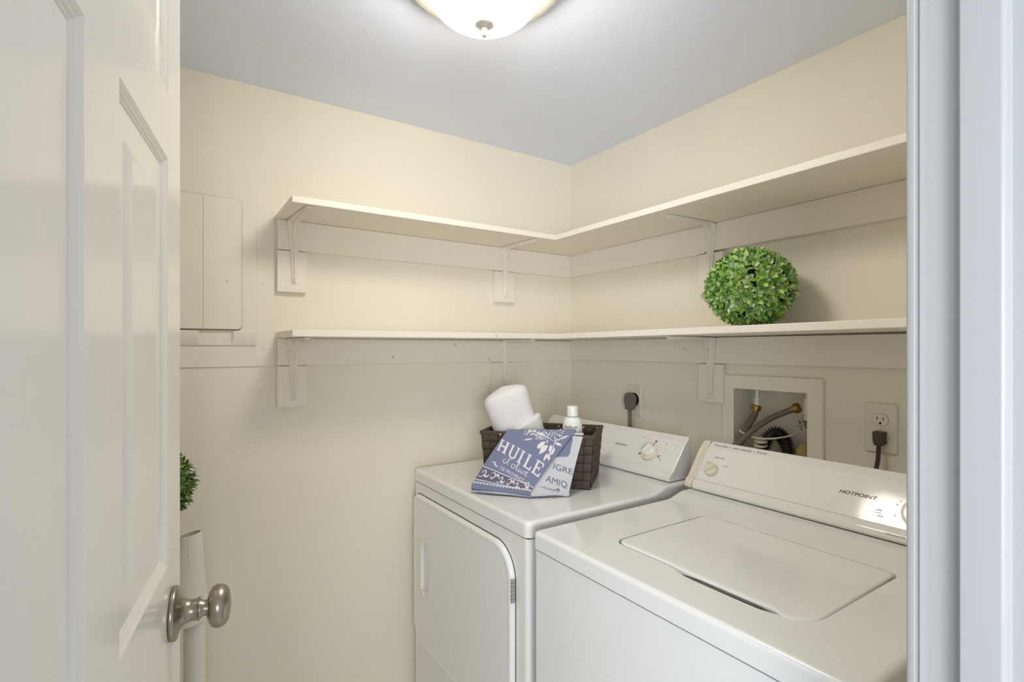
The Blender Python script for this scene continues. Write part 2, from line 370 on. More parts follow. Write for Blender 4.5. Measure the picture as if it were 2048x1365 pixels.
# ------------------------------------------------------------------ painted backing board and breaker panel on the back wall
t = thing('wall_board', 'thin painted backing board around the breaker panel on back wall', 'board', (.0, YL, 1.28))
MB().box(-.36, .276, 1.281, 2.022, 0, .004, LW).build('board_sheet', M['wall'], t, bevel=.001)
for u_, z_ in ((.247, 1.958), (.249, 1.536), (.247, 1.336)):
    b = MB(); screw(b, LW, u_, z_, .004, .0062); b.build('screw', M['wall'], t)
t = thing('breaker_panel', 'cream-painted electrical breaker panel cover partly behind the door', 'electrical panel', (-.05, YL, 1.35))
b = MB()
P0 = [(-.33, 1.345), (.228, 1.345), (.228, 1.84), (-.33, 1.84)]
b.loops([[LW(x, y, .004) for x, y in P0], [LW(x + (.004 if x < 0 else -.004), y + (0 if y < 1.5 else -.004), .0085) for x, y in P0]])
for (u0, u1) in ((.158, .226), (-.30, .078)):                        # embossed tabs with bevelled undersides
    b.loops([[LW(x, y, .0085) for x, y in ((u0, 1.347), (u1, 1.347), (u1, 1.391), (u0, 1.391))], [LW(x, y, .016) for x, y in ((u0 + .006, 1.367), (u1 - .006, 1.367), (u1 - .006, 1.388), (u0 + .006, 1.388))]])
b.build('cover_frame', M['wall'], t, bevel=.0015)
b = MB(); slab(b, -.285, .1865, 1.3895, 1.7805, .013, LW, .0085, .0112, .0003); b.build('door_gap_shadow', M['ink'], t)  # dark plate paints the shadow and grime line around the panel door
b = MB(); slab(b, -.28, .185, 1.392, 1.778, .012, LW, .0112, .0215, .0022); b.box(.0857, .0866, 1.394, 1.776, .0212, .0218, LW, 1)
d = b.build('panel_door', [M['wall'], M['scuff']], t)
b = MB(); b.lathe([(.0045, .0210), (.0045, .0228), (.003, .0240), (.001, .0240)], Fr(LW(.149, 1.535, 0), LW.u, LW.v), 16); b.build('latch_button', M['wall'], t)
MB().box(-.3, .19, 1.388, 1.392, .0085, .011, LW).build('door_lip', M['wall'], t)

# ------------------------------------------------------------------ ceiling lamp
LX, LY = .553, .936
t = thing('ceiling_light', 'lit frosted glass dome light with nickel finial on ceiling', 'ceiling light', (LX, LY, ZC))
UP = Fr((LX, LY, 0), (1, 0, 0), (0, 1, 0))
b = MB(); b.lathe([(.150, ZC), (.176, ZC - .003), (.178, ZC - .012), (.170, ZC - .020), (.172, ZC - .026), (.166, ZC - .034), (.150, ZC - .038), (.12, ZC - .036)], UP, 64); b.build('metal_pan', M['satin'], t)
pr = [(.126, ZC - .034)]
for i in range(1, 17):
    th = R(90 * i / 17); pr.append((.126 * cos(th) ** .95, ZC - .034 - .092 * sin(th)))
pr.append((.002, ZC - .126))
b = MB(); b.lathe(pr, UP, 64); b.build('glass_dome', M['glass'], t, ang=80, wn=False)
ZL = ZC + .003
b = MB(); b.lathe([(.0205, ZL - .1235), (.0215, ZL - .126), (.019, ZL - .1295), (.015, ZL - .131), (.011, ZL - .134), (.0060, ZL - .136), (.0052, ZL - .1385), (.0062, ZL - .140), (.0050, ZL - .1425), (.0062, ZL - .1450), (.0060, ZL - .149), (.004, ZL - .152), (.0008, ZL - .1535)], UP, 40); b.build('finial', M['satin'], t)

# ------------------------------------------------------------------ appliance pieces
def rise(x):
    if x < 1.160: return 0
    k = min(1, (x - 1.160) / .080); s = k * k * (3 - 2 * k); return .016 * s
def shell_cap(x0, x1, y0, y1, zb, zt, re, rc, holes=(), hole_d=.012):
    xs = [x0 + rc + i * (1.145 - x0 - rc) / 4 for i in range(5)] + [1.150 + i * .080 / 10 for i in range(11)] + [x1]
    xs = xs[:5] + xs[5:]
    def outline(d):
        o = []
        for x in reversed(xs): o.append((x, y1 - d))
        for i in range(1, 8): th = R(90 * i / 8); o.append((x0 + rc - (rc - d) * sin(th), y1 - rc + (rc - d) * cos(th)))
        o.append((x0 + d, y1 - rc)); o.append((x0 + d, y0 + rc))
        for i in range(1, 8): th = R(90 * i / 8); o.append((x0 + rc - (rc - d) * cos(th), y0 + rc - (rc - d) * sin(th)))
        for x in xs: o.append((x, y0 + d))
        return o
    b = MB(); L = [[V((x, y, zb)) for x, y in outline(0)]]
    for k in range(7):
        th = R(90 * k / 6); d = re * (1 - cos(th)); L.append([V((x, y, zt - re + re * sin(th) + rise(x))) for x, y in outline(d)])
    b.loops(L, True, False)
    o = outline(re); n = len(xs)
    idx = [i for i, (x, y) in enumerate(o)]
    # front part: everything up to x = 1.150
    kx = next(i for i, x in enumerate(xs) if x >= 1.1499)
    left_i = n - 1 - kx; right_i = len(o) - n + kx
    front = o[left_i:right_i + 1]
    b.plate(front, [list(h) for h in holes], WF, zt)
    for k in range(kx, n - 1):
        li, li2 = n - 1 - k, n - 2 - k; ri, ri2 = len(o) - n + k, len(o) - n + k + 1
        b.add([V((*o[li], zt + rise(o[li][0]))), V((*o[ri], zt + rise(o[ri][0]))), V((*o[ri2], zt + rise(o[ri2][0]))), V((*o[li2], zt + rise(o[li2][0])))], [(0, 1, 2, 3)])
    for h in holes:
        b.loops([[V((x, y, zt)) for x, y in h], [V((x, y, zt - .0012)) for x, y in h], [V((x, y, zt - hole_d)) for x, y in h]], False, True)
    return b
CO = V((1.2705, 0, .960)); CU = V((.592, 0, .806)).normalized()
def console(y0, y1, t, rc=.02):
    prof = [(1.350, .9315), (1.262, .9315), (1.256, .934), (1.2535, .939), (1.2545, .945), (1.259, .9515), (1.2685, .9590), (1.2705, .9600)]
    top = CO + CU * .1035
    prof += [(top.x, top.z), (top.x + .002, top.z + .0012), (top.x + .019, 1.0590), (top.x + .024, 1.0595), (1.361, 1.054), (1.362, .9315)]
    b = MB(); L = []
    cx = 1.315; cz = .99
    for y, d in ((y0, .006), (y0 + .0018, .002), (y0 + .006, 0), (y1 - .006, 0), (y1 - .0018, .002), (y1, .006)):
        L.append([V((x + (cx - x) * d / .05, y, z + (cz - z) * d / .06)) for x, z in prof])
    b.loops(L, True, True); return b
def CF(y, s=0): return Fr(CO + CU * s + V((0, y, 0)), (0, -1, 0), CU)  # frame on the console face, n towards the user

# ------------------------------------------------------------------ dryer
DY0, DY1, DX = 1.020, 1.712, .7235
dr = thing('clothes_dryer', 'white front-loading dryer in the corner with the wicker basket on top', 'dryer', (1.03, 1.366, 0))
b = MB(); b.loops([[V((x, y, z)) for x, y in rrect(DX + .001, 1.40, DY0 + .002, DY1 - .002, [.004, .004, .014, .014][::1] if False else [.004, .014, .014, .004], 6)] for z in (.01, .8720)]); b.build('cabinet', M['white'], dr)
b = shell_cap(DX - .001, 1.40, DY0, DY1, .8755, .915, .010, .018); b.build('top_cover', M['white'], dr, ang=50)
MB().box(DX + .006, 1.39, DY0 + .006, DY1 - .006, .8715, .876).build('cover_seam', M['dark'], dr)
FD = Fr((DX, 0, 0), (0, -1, 0), (0, 0, 1))                           # dryer front face: u = -y, n = -x
b = MB()
rad = [.085, .030, .085, .085]
def dl(d, c): return [FD(x, y, c) for x, y in inset_rr(-1.688, -1.073, .335, .8365, rad, d, 10)]
b.loops([dl(-.003, -.0005), dl(-.0015, .0002), dl(0, .0005)], False, False, mi=1)
b.loops([dl(.0, -.001), dl(.0005, .007), dl(.003, .0115), dl(.007, .0135), dl(.0125, .0135), dl(.0145, .0125), dl(.020, .0122)], False, False)
hz0, hz1 = .516, .694                                                # vertical scooped grip near the left edge
HG = [(-1.626, hz0), (-1.600, hz0), (-1.578, hz0 + .006), (-1.566, hz0 + .022), (-1.561, hz0 + .05), (-1.561, hz1 - .05), (-1.566, hz1 - .022), (-1.578, hz1 - .006), (-1.600, hz1), (-1.626, hz1)]
b.plate(inset_rr(-1.688, -1.073, .335, .8365, rad, .020, 10), [HG], FD, .0122)
dd = b.build('drum_door', [M['white'], M['ink']], dr, ang=60)
hcx, hcy = -1.612, .605
def hs(k, c, dx=0): return [FD(hcx + (x - hcx) * k + dx, hcy + (y - hcy) * (1 - (1 - k) * .35), c) for x, y in HG]
b = MB(); b.loops([hs(1, .0122), hs(.99, .0095), hs(.955, .0035), hs(.86, .0012), hs(.45, .0008)], False, True); b.build('handle_recess', M['white'], dd, fix=False, ang=60)
b = MB(); b.box(-1.631, -1.6225, hz0 - .004, hz1 + .004, .0100, .0150, FD).box(-1.6235, -1.603, hz1 - .010, hz1 + .004, .0100, .0150, FD).box(-1.6235, -1.603, hz0 - .004, hz0 + .010, .0100, .0150, FD); b.build('handle_rim', M['cream'], dd, bevel=.0012)
for zc in (.732, .43):
    h_ = MB(); h_.box(-1.0765, -1.0715, zc - .030, zc + .030, .001, .0125, FD); hh = h_.build('door_hinge', M['chrome'], dr, bevel=.0008)
    h_ = MB()
    for k in range(5): h_.box(-1.0767, -1.0713, zc - .020 + k * .010, zc - .0194 + k * .010, .001, .0128, FD)
    h_.build('hinge_knuckle', M['dark'], hh)
cs = console(1.036, 1.722, dr).build('control_console', M['console'], dr, ang=30)
# raised frame line round the printed panel
def ring(y_left, y_right, s0, s1, w, name, m, par, r=.006, c=.0008):
    F = CF(0); b = MB(); o = [(-y_left, s0), (-y_right, s1)]
    A_ = rrect(-y_left, -y_right, s0, s1, r, 5); B_ = inset_rr(-y_left, -y_right, s0, s1, r, w, 5)
    b.loops([[F(x, y, 0) for x, y in A_], [F(x, y, c) for x, y in inset_rr(-y_left, -y_right, s0, s1, r, w * .3, 5)], [F(x, y, c) for x, y in inset_rr(-y_left, -y_right, s0, s1, r, w * .7, 5)], [F(x, y, 0) for x, y in B_]], False, False)
    return b.build(name, m, par)
ring(1.700, 1.064, .004, .0965, .0022, 'panel_frame', M['console'], dr)
b = MB(); F = CF(0)
put_text(b, 'HOTPOINT', F, -1.281, .056, .0085, sx=1.25, shear=.2, bold=.0001)
b.build('brand_lettering', M['ink'], dr, fix=False, smooth=False); b = MB()
kc = (-1.150, .052)                                                  # dial centre on the console face
def radial_print(b, F, kc, r0, angs, length, wid):
    for an in angs:
        th = R(an); cx, cy = kc[0] + r0 * cos(th), kc[1] + r0 * sin(th)
        G = Fr(F(cx, cy, .0004), F.u * cos(th) + F.v * sin(th), F.v * cos(th) - F.u * sin(th)); b.add([G(0, -wid / 2), G(length, -wid / 2), G(length, wid / 2), G(0, wid / 2)], [(0, 1, 2, 3)])
radial_print(b, F, kc, .0375, [262 + 14 * k for k in range(-3, 4)] + [30, 40, 50, 60, 20, 118, 130, 150, 163, 172], .0017, .0017)
radial_print(b, F, kc, .0350, [86, 78, 82], .010, .0018); radial_print(b, F, kc, .0350, [-14, -10, -18], .010, .0018); radial_print(b, F, kc, .0350, [196, 200, 204], .010, .0018)
def dashes(b, F, x, y, ws, h=.0022):                                 # small printed captions too fine to read
    tot = sum(ws) + .0012 * (len(ws) - 1); p = x - tot / 2
    for w in ws:
        n = max(2, int(w / .0017))
        for q in range(n):
            x0 = p + w * q / n; k = random.choice((0, 1, 2)); c = .0005
            if k != 1: b.add([F(x0, y - h / 2, c), F(x0 + .0005, y - h / 2, c), F(x0 + .0005, y + h / 2, c), F(x0, y + h / 2, c)], [(0, 1, 2, 3)])
            yy = (y - h / 2, y, y + h / 2 - .0004)[k]; b.add([F(x0, yy, c), F(x0 + .0012, yy, c), F(x0 + .0012, yy + .0004, c), F(x0, yy + .0004, c)], [(0, 1, 2, 3)])
for x, y, rows_ in ((-.045, .047, ((.006, .011), (.009,))), (.052, .036, ((.011, .007), (.006, .004))), (.018, .050, ((.006,),)), (-.018, .047, ((.005,), (.004,))), (.036, .047, ((.005,), (.004,))), (.050, .022, ((.005,), (.004,))), (.053, .008, ((.005,), (.006,))),
                (.049, -.004, ((.006,),)), (.054, -.018, ((.009, .006), (.006, .004))), (-.052, .004, ((.005,), (.004,))), (-.055, -.012, ((.007,),)), (-.034, -.036, ((.003,),)), (-.020, -.044, ((.003,),)), (-.004, -.048, ((.003,),)), (.012, -.047, ((.003,),)), (.027, -.042, ((.003,),)), (.039, -.033, ((.003,),))):
    for q, ws in enumerate(rows_): dashes(b, F, kc[0] + x, kc[1] + y - .0036 * q, ws)
b.build('dial_markings', M['ink'], dr, fix=False, smooth=False)
KD = Fr(F(kc[0], kc[1], 0), F.u, F.v)
b = MB(); b.lathe([(.0305, .0005), (.0310, .0015), (.0310, .0060), (.0295, .0078), (.018, .0085)], KD, 48)
k_ = b.build('timer_dial', M['cream'], dr); k_['label'] = 'cream round timer dial'
def grip(par, KD, ang, L_, w, h0, h1, m):
    G = Fr(KD(0, 0, 0), KD.u * cos(R(ang)) + KD.v * sin(R(ang)), KD.v * cos(R(ang)) - KD.u * sin(R(ang)))
    b = MB(); o0 = [(-L_, -w), (-L_ * .7, -w * 1.5), (0, -w * 1.9), (L_ * .7, -w * 1.5), (L_, -w), (L_, w), (L_ * .7, w * 1.5), (0, w * 1.9), (-L_ * .7, w * 1.5), (-L_, w)]
    o1 = [(x * .97, y * .55) for x, y in o0]
    b.loops([[G(x, y, h0) for x, y in o0], [G(x, y * .8, h0 + (h1 - h0) * .5) for x, y in o0], [G(x, y, h1) for x, y in o1]]); return b.build('dial_grip', m, par, bevel=.0015, seg=3)
b = MB(); b.lathe([(.020, .008), (.0195, .012), (.0165, .014), (.010, .015)], KD, 40); b.build('dial_hub', M['console'], k_)
grip(k_, KD, 62, .0185, .0042, .012, .030, M['console'])
b = MB(); b.box(-.0012, .0012, .019, .029, .0081, .0090, Fr(KD.o, KD.u * cos(R(-20)) + KD.v * sin(R(-20)), KD.v * cos(R(-20)) - KD.u * sin(R(-20)))); b.build('dial_pointer', M['ink'], k_)

# ------------------------------------------------------------------ washer
WY0, WY1, WX = .287, .972, .7055
wa = thing('washing_machine', 'white top-loading washing machine with closed lid, nearest the doorway', 'washing machine', (1.03, .63, 0))
b = MB(); b.loops([[V((x, y, z)) for x, y in rrect(WX + .001, 1.40, WY0 + .002, WY1 - .002, [.004, .010, .010, .004], 6)] for z in (.01, .8720)]); b.build('cabinet', M['white'], wa)
hole = rrect(.806, 1.1335, .400, .823, [.03, .03, .045, .045], 8)
hole = []
rc_ = .03
def arc(cx, cy, r, a0, a1, n=7): return [(cx + r * cos(R(a0 + (a1 - a0) * i / n)), cy + r * sin(R(a0 + (a1 - a0) * i / n))) for i in range(n + 1)]
lx0, lx1, ly0, ly1 = .8100, 1.1330, .4020, .8210
hole = arc(lx1 - .022, ly1 - .022, .022, 0, 90) + arc(lx0 + .030, ly1 - .030, .030, 90, 180)
hole += [(lx0, .660), (lx0 - .004, .652), (lx0 - .0110, .634), (lx0 - .0150, .620), (lx0 - .0160, .600), (lx0 - .0160, .500), (lx0 - .0150, .475), (lx0 - .0080, .452)]
hole += arc(lx0 + .042, ly0 + .042, .042, 180, 270)[1:] + arc(lx1 - .022, ly0 + .022, .022, 270, 360)
b = shell_cap(WX - .001, 1.40, WY0, WY1, .8755, .915, .010, .012, [hole], .030); b.build('top_cover', M['white'], wa, ang=50)
MB().box(WX + .006, 1.39, WY0 + .006, WY1 - .006, .8715, .876).build('cover_seam', M['dark'], wa)
# lid: a crowned plate, lip raised above the finger recess
def lid_outline(d):
    g = .0046 + d; r2 = max(.022 - g, .003); r1 = max(.030 - g, .003); r3 = max(.052 - g, .003)
    o = arc(lx1 - .022, ly1 - .022, r2, 0, 90) + arc(lx0 + .030, ly1 - .030, r1, 90, 180)
    o += [(lx0 + g, .68 - k * .02) for k in range(0, 12)]
    o += arc(lx0 + .052 - .010, ly0 + .052 - .004, r3 + 0, 180, 270)[1:] + arc(lx1 - .022, ly0 + .022, r2, 270, 360)
    return o
b = MB(); zl = .9175
def lip(y): 
    k = max(0, min(1, (.66 - y) / .05)) * max(0, min(1, (y - .43) / .05)); return k
def lidloop(d, z, zlow):
    o = []
    for x, y in lid_outline(d):
        zz = z
        if x < lx0 + .02 and zlow: zz = z + .0075 * lip(y)
        o.append(V((x - (.004 * (1 - max(0, min(1, (y - .62) / .06))) if x < lx0 + .045 else 0), y, zz)))
    return o
b.loops([lidloop(.002, .9035, 1), lidloop(0, .9050, 1), lidloop(0, zl - .004, 0), lidloop(.0012, zl - .0012, 0), lidloop(.004, zl, 0), lidloop(.012, zl + .0006, 0)], True, True)
ld = b.build('lid', M['white'], wa, ang=50)
b = MB(); b.box(1.1335, 1.1405, .41, .815, .9148, .9158); b.build('lid_hinge_cover', M['white'], wa, bevel=.0004)
for y_ in (.4030, .4050):
    pass
for x_ in (1.112, 1.095):
    b = MB(); b.lathe([(.003, 0), (.003, .0012)], Fr((x_, .4043, .9115), (1, 0, 0), (0, 0, 1)), 10); b.build('lid_bumper', M['ink'], ld)
console(WY0 + .004, .958, wa).build('control_console', M['console'], wa, ang=30)
b = console(.9588, .984, wa); o = b.build('console_end_cap', M['cream'], wa, ang=30); o['label'] = 'cream plastic end cap'
b = MB(); F = CF(0)
for yy in (.966, .962): b.box(-yy - .0008, -yy + .0008, -.001, .1025, 0, .0012, F)
b.build('end_cap_rib', M['cream'], wa, bevel=.0004)
MB().box(-.9586, -.30, -.0008, -.0001, -.0004, .0004, F).build('console_seam', M['ink'], wa)
b = MB()
put_text(b, 'HOTPOINT', F, -.546, .0545, .0115, sx=1.3, shear=.2, bold=.00015)
b.build('brand_lettering', M['ink'], wa, fix=False, smooth=False); b = MB()
put_text(b, 'LOAD SIZE', F, -.907, .077, .0062, shear=.1)
put_text(b, 'SMALL', F, -.935, .0575, .0045, shear=.1); put_text(b, 'SUPER', F, -.880, .055, .0045, shear=.1)
b.build('load_size_lettering', M['ink'], wa, fix=False, smooth=False); b = MB()
TFr = Fr(CO + CU * .1035 + V((.0105, 0, .0082)), (0, -1, 0), (.763, 0, .646))
put_text(b, 'heavy duty  \u2022  super capacity  \u2022  8 cycle', TFr, -.862, 0, .0078, c=.0012, sx=1.3, shear=.25)
b.build('slogan_lettering', M['ink'], wa, fix=False, smooth=False); b = MB()
LFr = Fr((1.2555, 0, .9470), (0, -1, 0), (.55, 0, .8)); put_text(b, 'DELICATES', LFr, -.455, 0, .0058, c=.0018, sx=1.2, shear=.1)
b.build('lower_lettering', M['ink'], wa, fix=False, smooth=False); b = MB()
for k, ws in enumerate(((.013, .012), (.012, .004, .012), (.012, .010))): dashes(b, F, -.490 + .002 * k, .030 - k * .0065, ws, .0026)
b.build('cycle_markings', M['ink'], wa, fix=False, smooth=False); b = MB()
for an in (150, 165, 200):
    b = MB(); radial_print(b, F, (-.428, .040), .040, [an], .0022, .0022); b.build('dial_tick', M['ink'], wa, fix=False, smooth=False)
KW = Fr(F(-.915, .0365, 0), F.u, F.v)
b = MB(); b.lathe([(.0185, .0004), (.0190, .0012), (.0190, .0050), (.0175, .0095), (.0165, .0105), (.008, .0110)], KW, 40); k_ = b.build('load_size_dial', M['cream'], wa); k_['label'] = 'small cream load size dial'
grip(k_, KW, 42, .0165, .0032, .0095, .0185, M['cream'])
b = MB(); b.lathe([(.0013, .0110), (.0013, .0118)], Fr(KW(.0095, .0105, 0), KW.u, KW.v), 10); b.build('dial_dot', M['ink'], k_)
KW = Fr(F(-.424, .040, 0), F.u, F.v)
b = MB(); b.lathe([(.0325, .0004), (.0330, .0020), (.0330, .0060), (.0310, .0080), (.020, .0090)], KW, 48); k_ = b.build('cycle_dial', M['console'], wa)
b = MB(); b.lathe([(.0215, .0085), (.0205, .016), (.017, .019), (.006, .020)], KW, 40); b.build('dial_hub', M['cream'], k_)

# ------------------------------------------------------------------ washer outlet box and its hoses
t = thing('washer_outlet_box', 'cream-painted washer outlet box recessed in the right wall behind washer', 'outlet box', (XR, .85, .955))
b = MB(); Ao = rrect(-1.000, -.697, .955, 1.2535, .007, 5); Ai = [(-.739, 1.2125), (-.961, 1.2125), (-.961, 1.000), (-.739, 1.000)]
b.plate(inset_rr(-1.000, -.697, .955, 1.2535, .007, .002, 5), [Ai], RW, .0085)
b.loops([[RW(x, y, 0) for x, y in Ao], [RW(x, y, .0065) for x, y in Ao], [RW(x, y, .0085) for x, y in inset_rr(-1.000, -.697, .955, 1.2535, .007, .002, 5)]], False, False)
b.build('face_frame', M['shelf'], t)
b = MB(); b.loops([[RW(x, y, .0085) for x, y in Ai], [RW(x, y, -.088) for x, y in Ai]], False, True); b.build('box_liner', M['plate'], t, fix=False, smooth=False)
for y_, nm in ((.907, 0), (.757, 1)):
    b = MB(); G = Fr((1.505, y_, 0), (1, 0, 0), (0, 1, 0))
    b.lathe([(.0065, 1.2115), (.0065, 1.190), (.0078, 1.189), (.0078, 1.183)] if not nm else [(.0065, 1.2115), (.0065, 1.196), (.009, 1.195), (.009, 1.184), (.0075, 1.183)], G, 20)
    b.lathe([(.0095, 1.184), (.0105, 1.182), (.0105, 1.176), (.0085, 1.175), (.0085, 1.163)] if not nm else [(.0105, 1.184), (.0110, 1.180), (.0105, 1.150), (.0085, 1.148), (.0085, 1.132)], G, 20)
    b.build('valve_pipe', M['pvc'], t)
b = MB()
random.seed(3)
for k in range(26):
    p = V((1.500 + random.uniform(-.006, .006), .768 + random.uniform(-.014, .010), 1.120 + random.uniform(-.012, .012))); q = p + V((random.uniform(-.004, .004), random.uniform(-.008, .008), random.uniform(-.007, .007)))
    b.tube([p, (p + q) / 2 + V((0, .002, .002)), q], .0012, 6)
b.build('old_valve_wire', M['hose'], t)
def spline(P, n=40):
    P = [V(p) for p in P]; P = [P[0] * 2 - P[1]] + P + [P[-1] * 2 - P[-2]]; o = []
    for i in range(1, len(P) - 2):
        for k in range(n):
            s = k / n; a_, b_, c_, d_ = P[i - 1:i + 3]
            o.append(.5 * (2 * b_ + (c_ - a_) * s + (2 * a_ - 5 * b_ + 4 * c_ - d_) * s * s + (3 * b_ - a_ - 3 * c_ + d_) * s ** 3))
    o.append(P[-2]); return o
def hose(name, P, r, label, fit):
    t = thing(name, label, 'hose', P[-1])
    b = MB(); b.tube(spline(P, 12), r, 16); b.build('hose_tube', M['hose'], t)
    d = (V(P[1]) - V(P[0])).normalized(); a_ = d.cross(V((1, 0, 0))).normalized(); G = Fr(V(P[0]), a_, d.cross(a_))
    b = MB(); b.lathe([(.0118, -.006), (.0140, -.004), (.0140, .0075), (.0128, .0095), (.0088, .0100)], G, 24)
    for k in range(24):
        th = 2 * pi * k / 24; b.box(-.0007, .0007, -.0145, -.0138, -.003, .007, Fr(G.o, G.u * cos(th) + G.v * sin(th), G.v * cos(th) - G.u * sin(th)))
    b.build('hose_coupling', M['brass'], t)
    b = MB(); b.lathe([(.0088, .009), (.0092, .013), (.0082, .0145), (.0092, .017), (.0082, .019), (.0090, .024), (.0080, .026)], G, 20); b.build('hose_ferrule', M['brass'], t)
hose('supply_hose', [(1.503, .9085, 1.156), (1.500, .912, 1.135), (1.487, .922, 1.105), (1.462, .940, 1.055), (1.43, .972, .99), (1.41, .99, .90)], .0092, 'grey braided water hose hanging from the left brass coupling in box', 1)
hose('supply_hose', [(1.500, .7830, 1.166), (1.497, .803, 1.157), (1.480, .855, 1.127), (1.460, .900, 1.085), (1.430, .936, 1.022), (1.405, .95, .92)], .0088, 'grey water hose slanting from the right brass coupling in box', 1)
# corrugated drain hose
t = thing('drain_hose', 'dark brown corrugated drain hose arching inside the outlet box', 'hose', (1.45, .845, 1.0))
P = spline([(1.470, .885, .93), (1.480, .878, 1.01), (1.497, .872, 1.062), (1.510, .853, 1.084), (1.512, .828, 1.068), (1.508, .816, 1.035), (1.504, .816, .99)], 22)
b = MB(); n_ = len(P)
b.tube(P, lambda s: .0165 + .0035 * (1 if int(s * n_ / 2) % 2 else -1), 18); b.build('corrugated_tube', M['coil'], t, ang=20)
b = MB()
for k in range(9):
    z = 1.060 - k * .0125; b.lathe([(.0150, -.0022), (.0192, -.0012), (.0192, .0012), (.0150, .0022)], Fr((1.477 - k * .001, .878 + k * .0006, z), (1, .0, .25), (0, 1, .1)), 24)
b.build('white_spiral', M['tie'], t); 
b = MB(); tie = spline([(1.472, .945, 1.084), (1.462, .93, 1.079), (1.462, .900, 1.071), (1.468, .876, 1.068), (1.480, .84, 1.072), (1.494, .80, 1.085), (1.502, .772, 1.106)], 10)
b.tube(tie, lambda s: .0030 if s < .62 else .0030 - .0055 * (s - .62), 8); tag(b.build('tie_strap', M['tie']), 'cream strap tied round the hoses in the outlet box', 'strap')
b = MB()
for j in range(1):
    b.grid(lambda u_, v_: V((1.515 + .024 * cos(u_ * 2 * pi) * max(.35, sin(v_ * pi) ** .3), .768 + .025 * sin(u_ * 2 * pi) * max(.35, sin(v_ * pi) ** .3), 1.0005 + .065 * v_ ** 1.0 - .002 * sin(9 * u_))), 20, 10)
tag(b.build('foam_wad', M['sponge']), 'yellowish foam wad at the lower right of the outlet box', 'foam')

# ------------------------------------------------------------------ electrical outlets, plugs and cords
t = thing('wall_outlet', 'cream duplex outlet plate on right wall beside the hose box', 'outlet', (XR, .564, 1.138))
b = MB(); slab(b, -.600, -.528, 1.077, 1.2005, .006, RW, 0, .0055, .0035); b.build('cover_plate', M['plate'], t)
for zc in (1.159, 1.114):
    b = MB(); o = []
    for k in range(28):
        th = 2 * pi * k / 28; x = .0172 * cos(th); y = max(-.0142, min(.0142, .0172 * sin(th))); o.append((x, y))
    G = Fr(RW(-.564, zc, 0), RW.u, RW.v); b.prism([(x * 1.04, y * 1.04) for x, y in o], G, .0050, .0058, 1); b.prism(o, G, .0055, .0066)
    r_ = b.build('receptacle', [M['plate'], M['ink']], t)
    b = MB(); b.box(-.0078, -.0058, -.001, .0075, .0064, .0068, G).box(.0055, .0073, -.0005, .0068, .0064, .0068, G)
    b.prism([(-.0026, -.0100), (.0026, -.0100), (.0026, -.0070), (.0015, -.0052), (-.0015, -.0052), (-.0026, -.0070)], G, .0064, .0068); b.build('slots', M['dark'], r_)
b = MB(); screw(b, RW, -.564, 1.1372, .0055, .003); b.build('screw', M['plate'], t)
t = thing('power_plug', 'brown rubber plug with cord in the duplex outlet beside the hose box', 'plug', (1.445, .562, 1.118))
G = Fr(RW(-.5615, 1.116, 0), RW.u, RW.v)
b = MB(); b.loops([[G(x, y, c) for x, y in p] for p, c in (([(-.0125, -.014), (.0125, -.014), (.0125, .0155), (-.0125, .0155)], .0068), ([(-.0125, -.0145), (.0125, -.0145), (.0125, .0160), (-.0125, .0160)], .012), ([(-.0098, -.0135), (.0098, -.0135), (.0112, .0150), (-.0112, .0150)], .030))])
p_ = b.build('plug_body', M['plugb'], t, bevel=.0015)
b = MB(); b.lathe([(.0058, .029), (.0062, .0308), (.0048, .0313), (.0044, .0303), (.002, .0303), (.002, .0312), (.0004, .0312)], Fr(G(-.0005, -.003, 0), G.u, G.v), 24); b.build('plug_emblem', M['plugb'], p_)
b = MB()
for dx in (-.0030, 0, .0030): b.tube(spline([(1.452, .5615 + dx, 1.104), (1.452, .5615 + dx, 1.095), (1.450, .5625 + dx, 1.06), (1.442, .567 + dx, 1.02), (1.425, .57 + dx, .95), (1.42, .57 + dx, .85)], 6), .0021, 8)
b.build('cord', M['cordb'], t)
b = MB(); b.box(-.0085, .0085, -.0185, -.0135, .013, .027, G); b.build('strain_relief', M['plugb'], t, bevel=.001)
t = thing('wall_outlet', 'plain cream outlet plate on right wall behind the dryer', 'outlet', (XR, 1.378, 1.14))
b = MB(); slab(b, -1.412, -1.345, 1.083, 1.2010, .004, RW, 0, .0045, .003); b.build('cover_plate', M['plate'], t)
G = Fr(RW(-1.376, 1.143, 0), RW.u, RW.v)
b = MB(); b.lathe([(.0270, .004), (.0270, .0062), (.0262, .0070), (.0255, .0040)], G, 40); b.build('socket_ring', M['plate'], t)
b = MB(); b.lathe([(.0258, .0042), (.0258, .0050), (.001, .0050)], G, 40); b.build('socket_face', M['dark'], t)
t = thing('power_plug', 'grey rounded dryer plug with flat cord behind the dryer', 'plug', (1.445, 1.376, 1.14))
b = MB(); o = []
for k in range(15): th = R(180 - 180 * k / 14); o.append((.0235 * cos(th), .004 + .0235 * sin(th)))
o += [(.0225, -.010), (.0175, -.030), (.0165, -.0365), (-.0165, -.0365), (-.0175, -.030), (-.0225, -.010)]
b.loops([[G(x * s, y * s, c) for x, y in o] for s, c in ((.62, .005), (.66, .012), (.90, .016), (1, .022), (1, .034), (.97, .037), (.90, .0385))]); b.build('plug_body', M['plugg'], t, ang=50)
b = MB()
for dx in (-.0052, -.0000, .0052): b.tube(spline([(1.4465, 1.376 + dx, 1.108), (1.4465, 1.376 + dx, 1.09), (1.446, 1.376 + dx, 1.04), (1.442, 1.376 + dx, .96), (1.44, 1.376 + dx, .85)], 5), .0034, 10)
b.build('cord', M['cordg'], t)

